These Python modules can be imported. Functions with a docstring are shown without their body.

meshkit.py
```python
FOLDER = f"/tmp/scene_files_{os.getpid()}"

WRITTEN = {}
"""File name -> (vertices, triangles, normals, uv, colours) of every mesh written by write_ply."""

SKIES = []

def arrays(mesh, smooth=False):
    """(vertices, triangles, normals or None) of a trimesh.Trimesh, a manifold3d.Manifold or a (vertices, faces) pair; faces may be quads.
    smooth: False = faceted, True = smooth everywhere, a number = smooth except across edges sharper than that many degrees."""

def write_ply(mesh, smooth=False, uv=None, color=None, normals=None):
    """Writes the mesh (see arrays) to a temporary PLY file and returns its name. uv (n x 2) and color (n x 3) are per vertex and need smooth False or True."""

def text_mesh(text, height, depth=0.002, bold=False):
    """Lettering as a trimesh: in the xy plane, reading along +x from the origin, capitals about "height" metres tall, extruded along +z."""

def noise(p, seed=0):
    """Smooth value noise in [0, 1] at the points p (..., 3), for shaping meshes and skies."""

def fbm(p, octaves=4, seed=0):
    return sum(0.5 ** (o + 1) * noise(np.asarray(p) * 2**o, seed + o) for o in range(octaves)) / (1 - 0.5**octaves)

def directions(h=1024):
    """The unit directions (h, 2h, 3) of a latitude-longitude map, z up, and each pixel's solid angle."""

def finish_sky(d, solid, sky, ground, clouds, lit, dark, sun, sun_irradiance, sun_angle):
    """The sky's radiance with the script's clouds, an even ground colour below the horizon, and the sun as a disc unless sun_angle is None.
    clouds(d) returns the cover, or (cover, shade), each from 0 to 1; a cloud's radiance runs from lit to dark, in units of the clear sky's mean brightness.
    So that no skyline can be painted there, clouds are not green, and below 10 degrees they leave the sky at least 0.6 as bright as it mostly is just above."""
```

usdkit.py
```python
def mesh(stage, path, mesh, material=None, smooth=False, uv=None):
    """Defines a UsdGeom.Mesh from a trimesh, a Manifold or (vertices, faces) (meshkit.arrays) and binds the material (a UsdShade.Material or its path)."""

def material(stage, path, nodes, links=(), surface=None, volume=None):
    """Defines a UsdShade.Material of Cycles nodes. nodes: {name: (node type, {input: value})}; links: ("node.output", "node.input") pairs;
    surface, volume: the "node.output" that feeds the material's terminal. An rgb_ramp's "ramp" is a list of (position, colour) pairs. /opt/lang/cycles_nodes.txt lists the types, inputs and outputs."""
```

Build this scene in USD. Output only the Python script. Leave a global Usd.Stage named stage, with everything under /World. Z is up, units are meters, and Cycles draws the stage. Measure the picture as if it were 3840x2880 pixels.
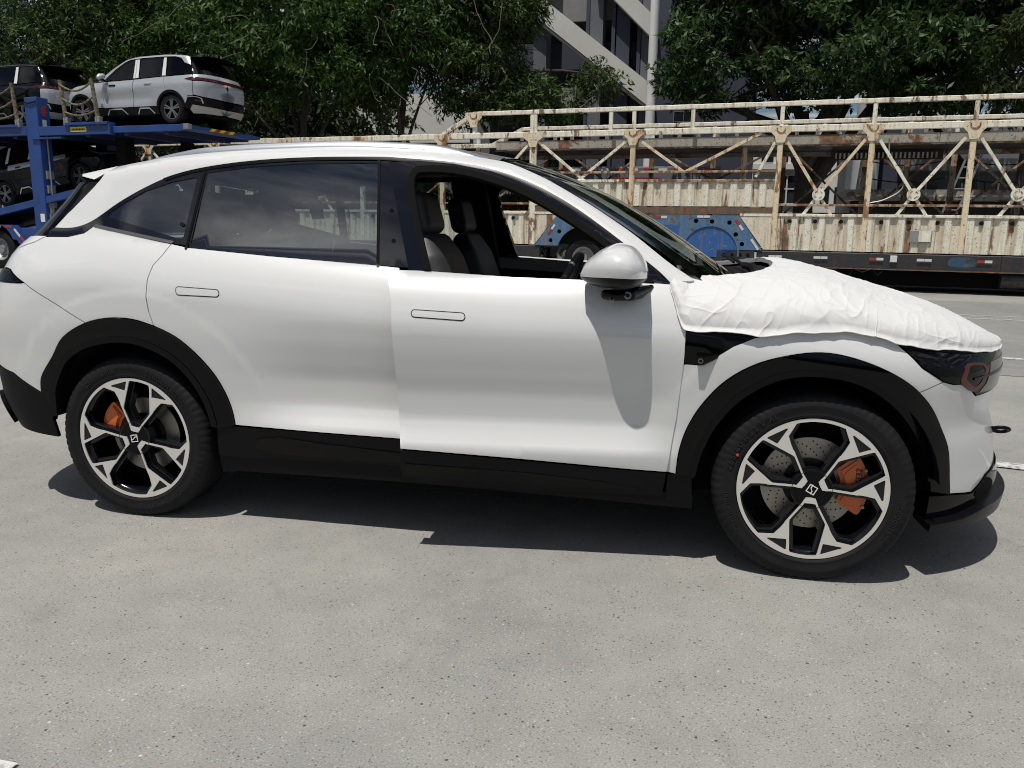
import math, random, numpy as np, trimesh, shapely, manifold3d, meshkit, usdkit
from shapely.geometry import Polygon, Point, LineString, MultiPolygon
from shapely import affinity
from scipy.interpolate import PchipInterpolator
from scipy.spatial import Delaunay
from pxr import Usd, UsdGeom, UsdLux, UsdShade, Sdf, Gf, Vt

stage = Usd.Stage.CreateInMemory()
UsdGeom.SetStageUpAxis(stage, UsdGeom.Tokens.z)
UsdGeom.SetStageMetersPerUnit(stage, 1.0)
UsdGeom.Xform.Define(stage, '/World')
UsdGeom.Scope.Define(stage, '/World/Looks')

# ------------------------------------------------------------------ camera, sky, sun, exposure
YAW, PITCH, ROLL = .2058, .1913, .0152
CAM = np.array([2.3897, -4.0767, 1.3331])
EXPOSURE = -.16
SKY_STRENGTH, SUN_INTENSITY = .050, 1.25
SUN = np.array([-.13, -.35, 1.0]); SUN /= np.linalg.norm(SUN)

cam = UsdGeom.Camera.Define(stage, '/World/camera')
_r = np.array([math.cos(YAW), math.sin(YAW), 0]); _f = np.array([-math.sin(YAW), math.cos(YAW), 0]); _u = np.array([0, 0, 1.])
_f, _u = _f * math.cos(PITCH) - _u * math.sin(PITCH), _u * math.cos(PITCH) + _f * math.sin(PITCH)
_r, _u = _r * math.cos(ROLL) + _u * math.sin(ROLL), -_r * math.sin(ROLL) + _u * math.cos(ROLL)
_m = np.eye(4); _m[0, :3], _m[1, :3], _m[2, :3], _m[3, :3] = _r, _u, -_f, CAM
cam.AddTransformOp().Set(Gf.Matrix4d(*_m.ravel().tolist()))
cam.CreateHorizontalApertureAttr(36.0); cam.CreateVerticalApertureAttr(27.0)
cam.CreateFocalLengthAttr(36.0 * 3073.25 / 3840)
cam.CreateClippingRangeAttr(Gf.Vec2f(.05, 2000))
cam.CreateExposureAttr(EXPOSURE)

L = '/World/Looks/'
ELEV, ROT = math.asin(SUN[2]), math.atan2(SUN[0], SUN[1])
sky_mat = usdkit.material(stage, L + 'sky', {
    "sky": ("sky_texture", {"sky_type": "single_scattering", "sun_disc": False, "sun_elevation": ELEV, "sun_rotation": ROT, "aerosol_density": .6, "ozone_density": 1.5}),
    "tc": ("texture_coordinate", {}), "sep": ("separate_xyz", {}),
    "zc": ("math", {"math_type": "maximum", "value2": .05}), "dx": ("math", {"math_type": "divide"}), "dy": ("math", {"math_type": "divide"}),
    "cv": ("combine_xyz", {}), "mp": ("mapping", {"scale": (.55, 1.25, 1), "rotation": (0, 0, .25)}),
    "n": ("noise_texture", {"scale": 2.3, "detail": 8., "roughness": .56, "distortion": .5}),
    "r": ("rgb_ramp", {"ramp": [(0.45, (0, 0, 0)), (0.54, (.35, .35, .35)), (0.64, (1, 1, 1))]}), "hz": ("map_range", {"from_min": .07, "from_max": .30, "clamp": True}), "cm": ("mix_color", {"blend_type": "multiply", "fac": 1.}),
    "n2": ("noise_texture", {"scale": 2.3, "detail": 4.}),
    "r2": ("rgb_ramp", {"ramp": [(0.3, (9., 9.2, 9.6)), (0.7, (34., 34., 33.8))]}),
    "mix": ("mix_color", {"blend_type": "mix"}),
    "bg": ("background_shader", {"strength": SKY_STRENGTH})},
    [("tc.generated", "sep.vector"), ("sep.z", "zc.value1"), ("sep.x", "dx.value1"), ("zc.value", "dx.value2"), ("sep.y", "dy.value1"), ("zc.value", "dy.value2"),
     ("dx.value", "cv.x"), ("dy.value", "cv.y"), ("cv.vector", "mp.vector"), ("mp.vector", "n.vector"), ("cv.vector", "n2.vector"), ("n.fac", "r.fac"), ("n2.fac", "r2.fac"),
     ("sep.z", "hz.value"), ("r.color", "cm.a"), ("hz.result", "cm.b"), ("cm.result", "mix.fac"), ("sky.color", "mix.a"), ("r2.color", "mix.b"), ("mix.result", "bg.color")], surface="bg.background")
dome = UsdLux.DomeLight.Define(stage, '/World/sky')
UsdShade.MaterialBindingAPI.Apply(dome.GetPrim()).Bind(sky_mat)
sun = UsdLux.DistantLight.Define(stage, '/World/sun')
sun.CreateIntensityAttr(SUN_INTENSITY); sun.CreateAngleAttr(.5); sun.CreateNormalizeAttr(True); sun.CreateColorAttr(Gf.Vec3f(1., .955, .89))
_z = SUN; _x = np.cross([0, 1, 0], _z); _x /= np.linalg.norm(_x); _y = np.cross(_z, _x)
_m = np.eye(4); _m[0, :3], _m[1, :3], _m[2, :3] = _x, _y, _z
sun.AddTransformOp().Set(Gf.Matrix4d(*_m.ravel().tolist()))

# ------------------------------------------------------------------ helpers
def path_of(name, parent=None):
    base = str(parent.GetPath()) if parent is not None else '/World'
    p, k = f'{base}/{name}', 0
    while stage.GetPrimAtPath(p):
        k += 1
        p = f'{base}/{name}_{k:03d}'
    return p
def tag(prim, label=None, cat=None, group=None, kind=None):
    for k, v in (('label', label), ('category', cat), ('group', group), ('kind', kind)):
        if v:
            prim.SetCustomDataByKey(k, v)
    return prim
def thing(name, label, cat, loc=(0, 0, 0), rz=0, group=None, kind=None, ry=0, scale=None):
    x = UsdGeom.Xform.Define(stage, path_of(name))
    x.AddTranslateOp().Set(Gf.Vec3d(*map(float, loc)))
    if rz: x.AddRotateZOp().Set(float(rz))
    if ry: x.AddRotateYOp().Set(float(ry))
    if scale: x.AddScaleOp().Set(Gf.Vec3f(scale, scale, scale))
    return tag(x.GetPrim(), label, cat, group, kind)
def copy_of(src, name, label, loc, rz=0, ry=0, scale=None, cat=None, group=None):
    d = src.GetCustomData()
    x = thing(name, label, cat or d['category'], loc, rz, group or d.get('group'), None, ry, scale)
    x.GetReferences().AddInternalReference(src.GetPath()); x.SetInstanceable(True)
    return x
def obj(name, mesh, mat, parent=None, smooth=False, label=None):
    if isinstance(mesh, tuple) and len(mesh) == 3:                      # vertices, faces, normals
        v, f, n = mesh
        m = UsdGeom.Mesh.Define(stage, path_of(name, parent))
        m.CreatePointsAttr(Vt.Vec3fArray.FromNumpy(np.asarray(v, np.float32)))
        m.CreateFaceVertexCountsAttr(Vt.IntArray.FromNumpy(np.full(len(f), 3, np.int32)))
        m.CreateFaceVertexIndicesAttr(Vt.IntArray.FromNumpy(np.asarray(f, np.int32).ravel()))
        m.CreateSubdivisionSchemeAttr('none')
        if n is not None:
            m.CreateNormalsAttr(Vt.Vec3fArray.FromNumpy(np.asarray(n, np.float32))); m.SetNormalsInterpolation('vertex')
        UsdShade.MaterialBindingAPI.Apply(m.GetPrim()).Bind(mat)
    else:
        m = usdkit.mesh(stage, path_of(name, parent), mesh, mat, smooth)
    if label: m.GetPrim().SetCustomDataByKey('label', label)
    return m.GetPrim()
cat_ = trimesh.util.concatenate
def T(m, loc=(0, 0, 0), rx=0, ry=0, rz=0):
    m = m.copy()
    for a, ax in ((rx, [1, 0, 0]), (ry, [0, 1, 0]), (rz, [0, 0, 1])):
        if a: m.apply_transform(trimesh.transformations.rotation_matrix(math.radians(a), ax))
    m.apply_translation(loc)
    return m
def box(x0, x1, y0, y1, z0, z1, bev=0):
    if bev:
        b = min(bev, abs(x1 - x0) * .45, abs(y1 - y0) * .45, abs(z1 - z0) * .45)
        p = []
        for x in (x0, x1):
            for y in (y0, y1):
                for z in (z0, z1):
                    sx, sy, sz = (1 if x == x0 else -1), (1 if y == y0 else -1), (1 if z == z0 else -1)
                    p += [(x, y + sy * b, z + sz * b), (x + sx * b, y, z + sz * b), (x + sx * b, y + sy * b, z)]
        return trimesh.convex.convex_hull(np.array(p))
    m = trimesh.creation.box([x1 - x0, y1 - y0, z1 - z0]); m.apply_translation([(x0 + x1) / 2, (y0 + y1) / 2, (z0 + z1) / 2])
    return m
def bar(a, b, w, h=None, up=(0, 0, 1), bev=.004):
    "a rectangular bar from a to b, w across, h along up"
    a, b = np.array(a, float), np.array(b, float); h = h or w
    d = b - a; l = np.linalg.norm(d); d /= l
    s = np.cross(d, up)
    if np.linalg.norm(s) < 1e-4: s = np.cross(d, (0, 1, 0))
    s /= np.linalg.norm(s); t = np.cross(s, d)
    m = box(0, l, -w / 2, w / 2, -h / 2, h / 2, bev)
    M = np.eye(4); M[:3, 0], M[:3, 1], M[:3, 2], M[:3, 3] = d, s, t, a
    m.apply_transform(M)
    return m
def tube(pts, r, n=8, caps=True):
    pts = np.asarray(pts, float); r = np.broadcast_to(np.asarray(r, float), (len(pts),))
    d = np.gradient(pts, axis=0); d /= np.maximum(np.linalg.norm(d, axis=1, keepdims=True), 1e-9)
    ref = np.array([0, 0, 1.]) if abs(d[:, 2]).mean() < .8 else np.array([1., 0, 0])
    s = np.cross(d, ref); s /= np.linalg.norm(s, axis=1, keepdims=True); t = np.cross(s, d)
    a = np.arange(n) / n * 2 * np.pi
    v = pts[:, None] + r[:, None, None] * (s[:, None] * np.cos(a)[None, :, None] + t[:, None] * np.sin(a)[None, :, None])
    v = v.reshape(-1, 3); f = []
    for i in range(len(pts) - 1):
        for j in range(n):
            p, q = i * n + j, i * n + (j + 1) % n
            f += [(p, q, q + n), (p, q + n, p + n)]
    if caps:
        v = np.vstack([v, pts[0], pts[-1]]); k = len(v)
        for j in range(n):
            f += [(k - 2, (j + 1) % n, j), (k - 1, (len(pts) - 1) * n + j, (len(pts) - 1) * n + (j + 1) % n)]
    m = trimesh.Trimesh(v, np.array(f), process=False)
    if m.volume < 0: m.invert()
    return m
def extr(poly, d, z=0):
    ms = [trimesh.creation.extrude_polygon(g, d, engine='earcut') for g in getattr(poly, 'geoms', [poly]) if g.area > 1e-7]
    m = cat_(ms); m.apply_translation([0, 0, z])
    return m
def prism_xz(poly, y0, y1):
    "a polygon of (x, z) extruded from y0 to y1 (y1 > y0)"
    m = extr(poly if hasattr(poly, 'area') else Polygon(poly), y1 - y0)
    m.apply_transform(np.array([[1, 0, 0, 0], [0, 0, -1, y1], [0, 1, 0, 0], [0, 0, 0, 1.]]))
    return m
def lathe_y(prof, n=96, xc=0, zc=0):
    "revolve (radius, y) about the y axis"
    prof = np.array(prof, float); a = np.arange(n) / n * 2 * np.pi
    v = np.stack([xc + prof[:, None, 0] * np.cos(a), np.broadcast_to(prof[:, None, 1], (len(prof), n)), zc + prof[:, None, 0] * np.sin(a)], -1).reshape(-1, 3)
    f = []
    for i in range(len(prof) - 1):
        for j in range(n):
            p, q = i * n + j, i * n + (j + 1) % n
            f += [(p, q, q + n), (p, q + n, p + n)]
    return trimesh.Trimesh(v, np.array(f), process=False)
def grid_mesh(P, flip=False):
    nu, nv = P.shape[:2]
    i, j = np.meshgrid(np.arange(nu - 1), np.arange(nv - 1), indexing='ij'); a = (i * nv + j).ravel()
    f = np.concatenate([np.stack([a, a + nv, a + nv + 1], 1), np.stack([a, a + nv + 1, a + 1], 1)])
    if flip: f = f[:, ::-1]
    return trimesh.Trimesh(P.reshape(-1, 3), f, process=False)
def mirror(m):
    if isinstance(m, tuple):
        v, f, n = m
        return (v * [1, -1, 1], np.asarray(f)[:, ::-1], None if n is None else n * [1, -1, 1])
    m = m.copy(); m.vertices = m.vertices * [1, -1, 1]; m.invert()
    return m
def ngon(cx, cz, r, n=24, sx=1.): return Polygon([(cx + sx * r * math.cos(t), cz + r * math.sin(t)) for t in np.arange(n) / n * 2 * math.pi])
def smooth_poly(pts, k=6, closed=True):
    p = np.array(pts, float); n = len(p); out = []
    for i in range(n if closed else n - 1):
        a, b, c, d = (p[(i + o) % n] if closed else p[min(max(i + o, 0), n - 1)] for o in (-1, 0, 1, 2))
        for t in np.arange(k) / k:
            out.append(.5 * ((2 * b) + (c - a) * t + (2 * a - 5 * b + 4 * c - d) * t * t + (3 * b - a - 3 * c + d) * t ** 3))
    if not closed: out.append(p[-1])
    return np.array(out)

# ------------------------------------------------------------------ materials
def mat(name, nodes, links=(), out='p.BSDF'): return usdkit.material(stage, L + name, nodes, links, surface=out)
def plain(name, c, rough=.5, metal=0., coat=0., spec=.5, bump=0, bscale=200., vary=0., vscale=3.):
    p = {"base_color": c, "roughness": rough, "metallic": metal, "coat_weight": coat, "specular_ior_level": spec}
    nodes, links = {"p": ("principled_bsdf", p)}, []
    if bump or vary: nodes["tc"] = ("texture_coordinate", {})
    if bump:
        nodes["n"] = ("noise_texture", {"scale": bscale, "detail": 3.}); nodes["b"] = ("bump", {"strength": bump, "distance": .002})
        links += [("tc.object", "n.vector"), ("n.fac", "b.height"), ("b.normal", "p.normal")]
    if vary:
        nodes["v"] = ("noise_texture", {"scale": vscale, "detail": 5.})
        nodes["vr"] = ("rgb_ramp", {"ramp": [(.3, tuple(np.array(c) * (1 - vary))), (.7, tuple(np.clip(np.array(c) * (1 + vary), 0, 1)))]})
        links += [("tc.object", "v.vector"), ("v.fac", "vr.fac"), ("vr.color", "p.base_color")]
    return mat(name, nodes, links)
M = {}
M['white_paint'] = plain('white_paint', (.565, .57, .567), .30, coat=1., vary=.01, vscale=1.5)
M['silver_paint'] = plain('silver_paint', (.34, .355, .38), .34, metal=.25, coat=.6)
M['black_paint'] = plain('black_paint', (.003, .003, .004), .10, spec=.22)
M['gloss_black'] = plain('gloss_black', (.001, .001, .0015), .04, spec=.22)
M['gloss_pillar'] = plain('gloss_pillar_black', (.003, .003, .005), .03, spec=.75)
M['satin_black'] = plain('satin_black', (.003, .003, .004), .30, spec=.16)
M['matte_black'] = plain('matte_black', (.005, .005, .006), .6, spec=.14, bump=.2, bscale=600.)
M['grey_trim'] = plain('grey_trim', (.07, .07, .075), .5)
M['dark'] = plain('dark_liner', (.006, .006, .006), .9, spec=.1)
M['rubber'] = plain('rubber', (.008, .008, .009), .7, spec=.2, bump=.25, bscale=260., vary=.2, vscale=12.)
M['alloy'] = plain('machined_alloy', (.74, .72, .68), .42, metal=.6, bump=.06, bscale=900.)
M['wheel_black'] = plain('wheel_black', (.004, .0045, .006), .16, spec=.4)
M['dark_alloy'] = plain('dark_alloy', (.22, .22, .23), .35, metal=.7)
M['disc'] = plain('brake_disc_steel', (.32, .30, .27), .38, metal=.8, bump=.2, bscale=300., vary=.15, vscale=14.)
M['caliper'] = plain('caliper_orange', (.56, .11, .015), .35, coat=.3)
M['chrome'] = plain('chrome', (.75, .76, .78), .16, metal=1.)
M['satin_silver'] = plain('satin_silver', (.62, .64, .67), .24, metal=.9)
M['leather'] = plain('seat_leather', (.022, .022, .024), .55, bump=.3, bscale=500., vary=.15)
M['wheel_grip'] = plain('steering_grip', (.075, .078, .08), .5, bump=.3, bscale=300.)
M['seat_grey'] = plain('seat_grey_leather', (.05, .05, .053), .5, bump=.3, bscale=400., vary=.15)
M['seat_light'] = plain('seat_wrap', (.14, .14, .145), .42, bump=.1, bscale=60.)
M['interior'] = plain('interior_plastic', (.010, .010, .011), .7, spec=.2)
M['tail_red'] = plain('tail_lamp_red', (.045, .003, .004), .12, coat=.6)
M['lamp_tape'] = plain('lamp_ring_red', (.065, .010, .007), .35)
M['lamp_grey'] = plain('lamp_grey', (.055, .055, .058), .22, coat=.5)
M['skid'] = plain('skid_plate_grey', (.34, .32, .30), .45, metal=.2)
M['white_text'] = plain('light_emblem', (.7, .69, .66), .4)
M['yellow'] = plain('yellow_paint', (.62, .48, .02), .5)
M['red_dot'] = plain('red_mark', (.35, .04, .02), .6)
M['paper'] = plain('paper', (.62, .66, .64), .7)
M['tyre_text'] = plain('tyre_lettering', (.006, .006, .007), .5)
M['cal_text'] = plain('caliper_lettering', (.02, .012, .01), .5)

def glass_mat(name, tint, fres=1.5, rough=.0):
    return mat(name, {"t": ("transparent_bsdf", {"color": tint}), "g": ("glossy_bsdf", {"color": (1, 1, 1), "roughness": rough}),
                      "f": ("fresnel", {"IOR": fres}), "m": ("mix_closure", {})},
               [("f.fac", "m.fac"), ("t.BSDF", "m.closure1"), ("g.BSDF", "m.closure2")], 'm.closure')
M['glass_dark'] = glass_mat('privacy_glass', (.36, .44, .46), 2.3)
M['glass_clear'] = glass_mat('windscreen_glass', (.5, .56, .54), 1.6)
M['glass_far'] = glass_mat('far_window_glass', (.68, .74, .74), 1.4)

def rusty(name, paint, rust=(.13, .055, .022), amount=.5, scale=2.2, streak=.35, fine=22., tint=(.26, .15, .06)):
    "old paint with rust patches, vertical streaks and pitting"
    return mat(name, {
        "tc": ("texture_coordinate", {}), "mp": ("mapping", {"scale": (1, 1, streak)}), "mp2": ("mapping", {"scale": (3.2, 3.2, .22)}),
        "n": ("noise_texture", {"scale": scale, "detail": 9., "roughness": .68, "distortion": .3}),
        "r": ("rgb_ramp", {"ramp": [(amount + .02, (0, 0, 0)), (amount + .055, (.9, .9, .9)), (1, (1, 1, 1))]}),
        "n2": ("noise_texture", {"scale": fine, "detail": 4., "roughness": .6}),
        "r2": ("rgb_ramp", {"ramp": [(.60, (0, 0, 0)), (.66, (.85, .85, .85)), (1, (1, 1, 1))]}),
        "n3": ("noise_texture", {"scale": 2.6, "detail": 6.}),
        "r3": ("rgb_ramp", {"ramp": [(.50, (0, 0, 0)), (.72, (.6, .6, .6))]}),
        "n4": ("noise_texture", {"scale": 9., "detail": 5.}),
        "rc": ("rgb_ramp", {"ramp": [(.3, tuple(np.array(rust) * .45)), (.5, rust), (.72, (rust[0] * 2.1, rust[1] * 2.3, rust[2] * 2.2))]}),
        "pc": ("rgb_ramp", {"ramp": [(.3, tuple(np.array(paint) * .86)), (.7, paint)]}),
        "mx1": ("mix_color", {"b": tint}), "mx2": ("mix_color", {}), "mx3": ("math", {"math_type": "maximum"}),
        "rr": ("rgb_ramp", {"ramp": [(0, (.42, .42, .42)), (1, (.85, .85, .85))]}),
        "b": ("bump", {"strength": .5, "distance": .004, "invert": True}),
        "p": ("principled_bsdf", {})},
        [("tc.object", "mp.vector"), ("mp.vector", "n.vector"), ("tc.object", "n2.vector"), ("tc.object", "mp2.vector"), ("mp2.vector", "n3.vector"), ("tc.object", "n4.vector"),
         ("n.fac", "r.fac"), ("n2.fac", "r2.fac"), ("n3.fac", "r3.fac"), ("n4.fac", "rc.fac"), ("n4.fac", "pc.fac"),
         ("pc.color", "mx1.a"), ("r3.color", "mx1.fac"), ("mx1.result", "mx2.a"), ("rc.color", "mx2.b"),
         ("r.color", "mx3.value1"), ("r2.color", "mx3.value2"), ("mx3.value", "mx2.fac"), ("mx2.result", "p.base_color"), ("mx3.value", "rr.fac"), ("rr.color", "p.roughness"),
         ("mx3.value", "b.height"), ("b.normal", "p.normal")])
CREAM = (.78, .745, .62)
M['cream_a'] = rusty('cream_paint', CREAM, amount=.575)
M['cream_b'] = rusty('cream_paint_rusty', CREAM, amount=.53, scale=3.4)
M['cream_panel'] = rusty('cream_panel_paint', (.76, .735, .61), amount=.585, scale=3.4, streak=.14, fine=34.)
M['cream_panel_rusty'] = rusty('cream_panel_paint_rusty', (.68, .62, .49), amount=.535, scale=2.6, streak=.14, fine=28.)
M['cream_stain'] = rusty('cream_paint_stained', (.70, .60, .43), rust=(.20, .085, .03), amount=.52, scale=3.2, streak=.3, tint=(.40, .19, .06))
M['rust_rail'] = rusty('rail_rust', (.40, .32, .22), amount=.44, scale=5.)
M['deck_beam'] = rusty('deck_beam_paint', (.34, .33, .29), amount=.50, scale=1.6, streak=.8)
M['brown_beam'] = rusty('brown_beam', (.12, .085, .06), amount=.52, scale=1.5)
M['chassis'] = rusty('chassis_beam_paint', (.026, .027, .030), rust=(.022, .017, .014), amount=.57, scale=1.3, streak=1., fine=9., tint=(.05, .035, .025))
M['blue_old'] = rusty('old_blue_paint', (.07, .155, .28), rust=(.085, .08, .065), amount=.54, scale=1.7, streak=1., fine=14.)
M['blue_bright'] = rusty('bright_blue_paint', (.026, .10, .30), rust=(.085, .085, .075), amount=.54, scale=2.4, streak=1., fine=8.)
M['blue_dull'] = rusty('dull_blue_paint', (.035, .07, .12), rust=(.03, .028, .026), amount=.5, scale=3., streak=1., fine=8.)
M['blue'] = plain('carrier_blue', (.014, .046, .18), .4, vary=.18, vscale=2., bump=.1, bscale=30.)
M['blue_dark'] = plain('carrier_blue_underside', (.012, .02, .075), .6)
M['refl_red'] = plain('reflector_red', (.32, .03, .03), .35)
M['refl_white'] = plain('reflector_white', (.55, .55, .53), .35)
M['rope'] = plain('camouflage_rope', (.12, .10, .06), .9, bump=.6, bscale=40., vary=.75, vscale=18.)
M['steel'] = plain('grey_steel', (.28, .28, .28), .5, metal=.5, vary=.15)
M['wall_white'] = plain('white_wall', (.58, .58, .56), .75, vary=.07, vscale=.6)
M['concrete_light'] = plain('light_concrete', (.50, .49, .46), .8, vary=.10, vscale=.7, bump=.3, bscale=20.)
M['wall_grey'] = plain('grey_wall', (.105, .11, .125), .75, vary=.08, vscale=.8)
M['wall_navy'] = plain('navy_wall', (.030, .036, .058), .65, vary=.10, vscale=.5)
M['slab_grey'] = plain('landing_slab', (.20, .20, .20), .8, vary=.1)
M['pane'] = plain('building_window_pane', (.012, .016, .022), .08)
M['frame_white'] = plain('window_frame_paint', (.55, .56, .56), .5)
M['column'] = plain('round_column_paint', (.42, .43, .45), .6, vary=.05)
M['pole'] = plain('lamp_pole_paint', (.62, .63, .63), .45, vary=.05)
M['bark'] = plain('bark', (.045, .036, .028), .9, bump=.8, bscale=18., vary=.35, vscale=6.)
M['vine'] = plain('bare_vine', (.17, .15, .12), .9)

def leaf_mat(name, dark, mid, light, rare=None):
    stops = [(0, dark), (.45, mid), (.88, light), (1, rare or light)]
    return mat(name, {
        "g": ("geometry", {}), "n": ("noise_texture", {"scale": .9, "detail": 3.}), "a": ("math", {"math_type": "multiply", "value2": .62}),
        "s": ("math", {"math_type": "multiply_add", "value2": .9, "value3": -.17}), "ad": ("math", {"math_type": "add"}),
        "r": ("rgb_ramp", {"ramp": stops}),
        "p": ("principled_bsdf", {"roughness": .5, "specular_ior_level": .28}), "t": ("translucent_bsdf", {}), "m": ("mix_closure", {"fac": .30})},
        [("g.random_per_island", "a.value1"), ("g.position", "n.vector"), ("n.fac", "s.value1"), ("a.value", "ad.value1"), ("s.value", "ad.value2"),
         ("ad.value", "r.fac"), ("r.color", "p.base_color"), ("r.color", "t.color"), ("p.BSDF", "m.closure1"), ("t.BSDF", "m.closure2")], 'm.closure')
M['leaf_a'] = leaf_mat('willowy_leaf', (.016, .030, .009), (.062, .122, .024), (.15, .24, .045), (.23, .30, .05))
M['leaf_b'] = leaf_mat('olive_leaf', (.018, .030, .011), (.062, .108, .026), (.155, .21, .05))
M['leaf_c'] = leaf_mat('broad_leaf', (.013, .033, .012), (.056, .10, .030), (.135, .20, .06), (.20, .25, .06))
M['leaf_d'] = leaf_mat('feathery_leaf', (.018, .032, .010), (.045, .065, .016), (.13, .13, .025), (.20, .16, .03))

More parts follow.
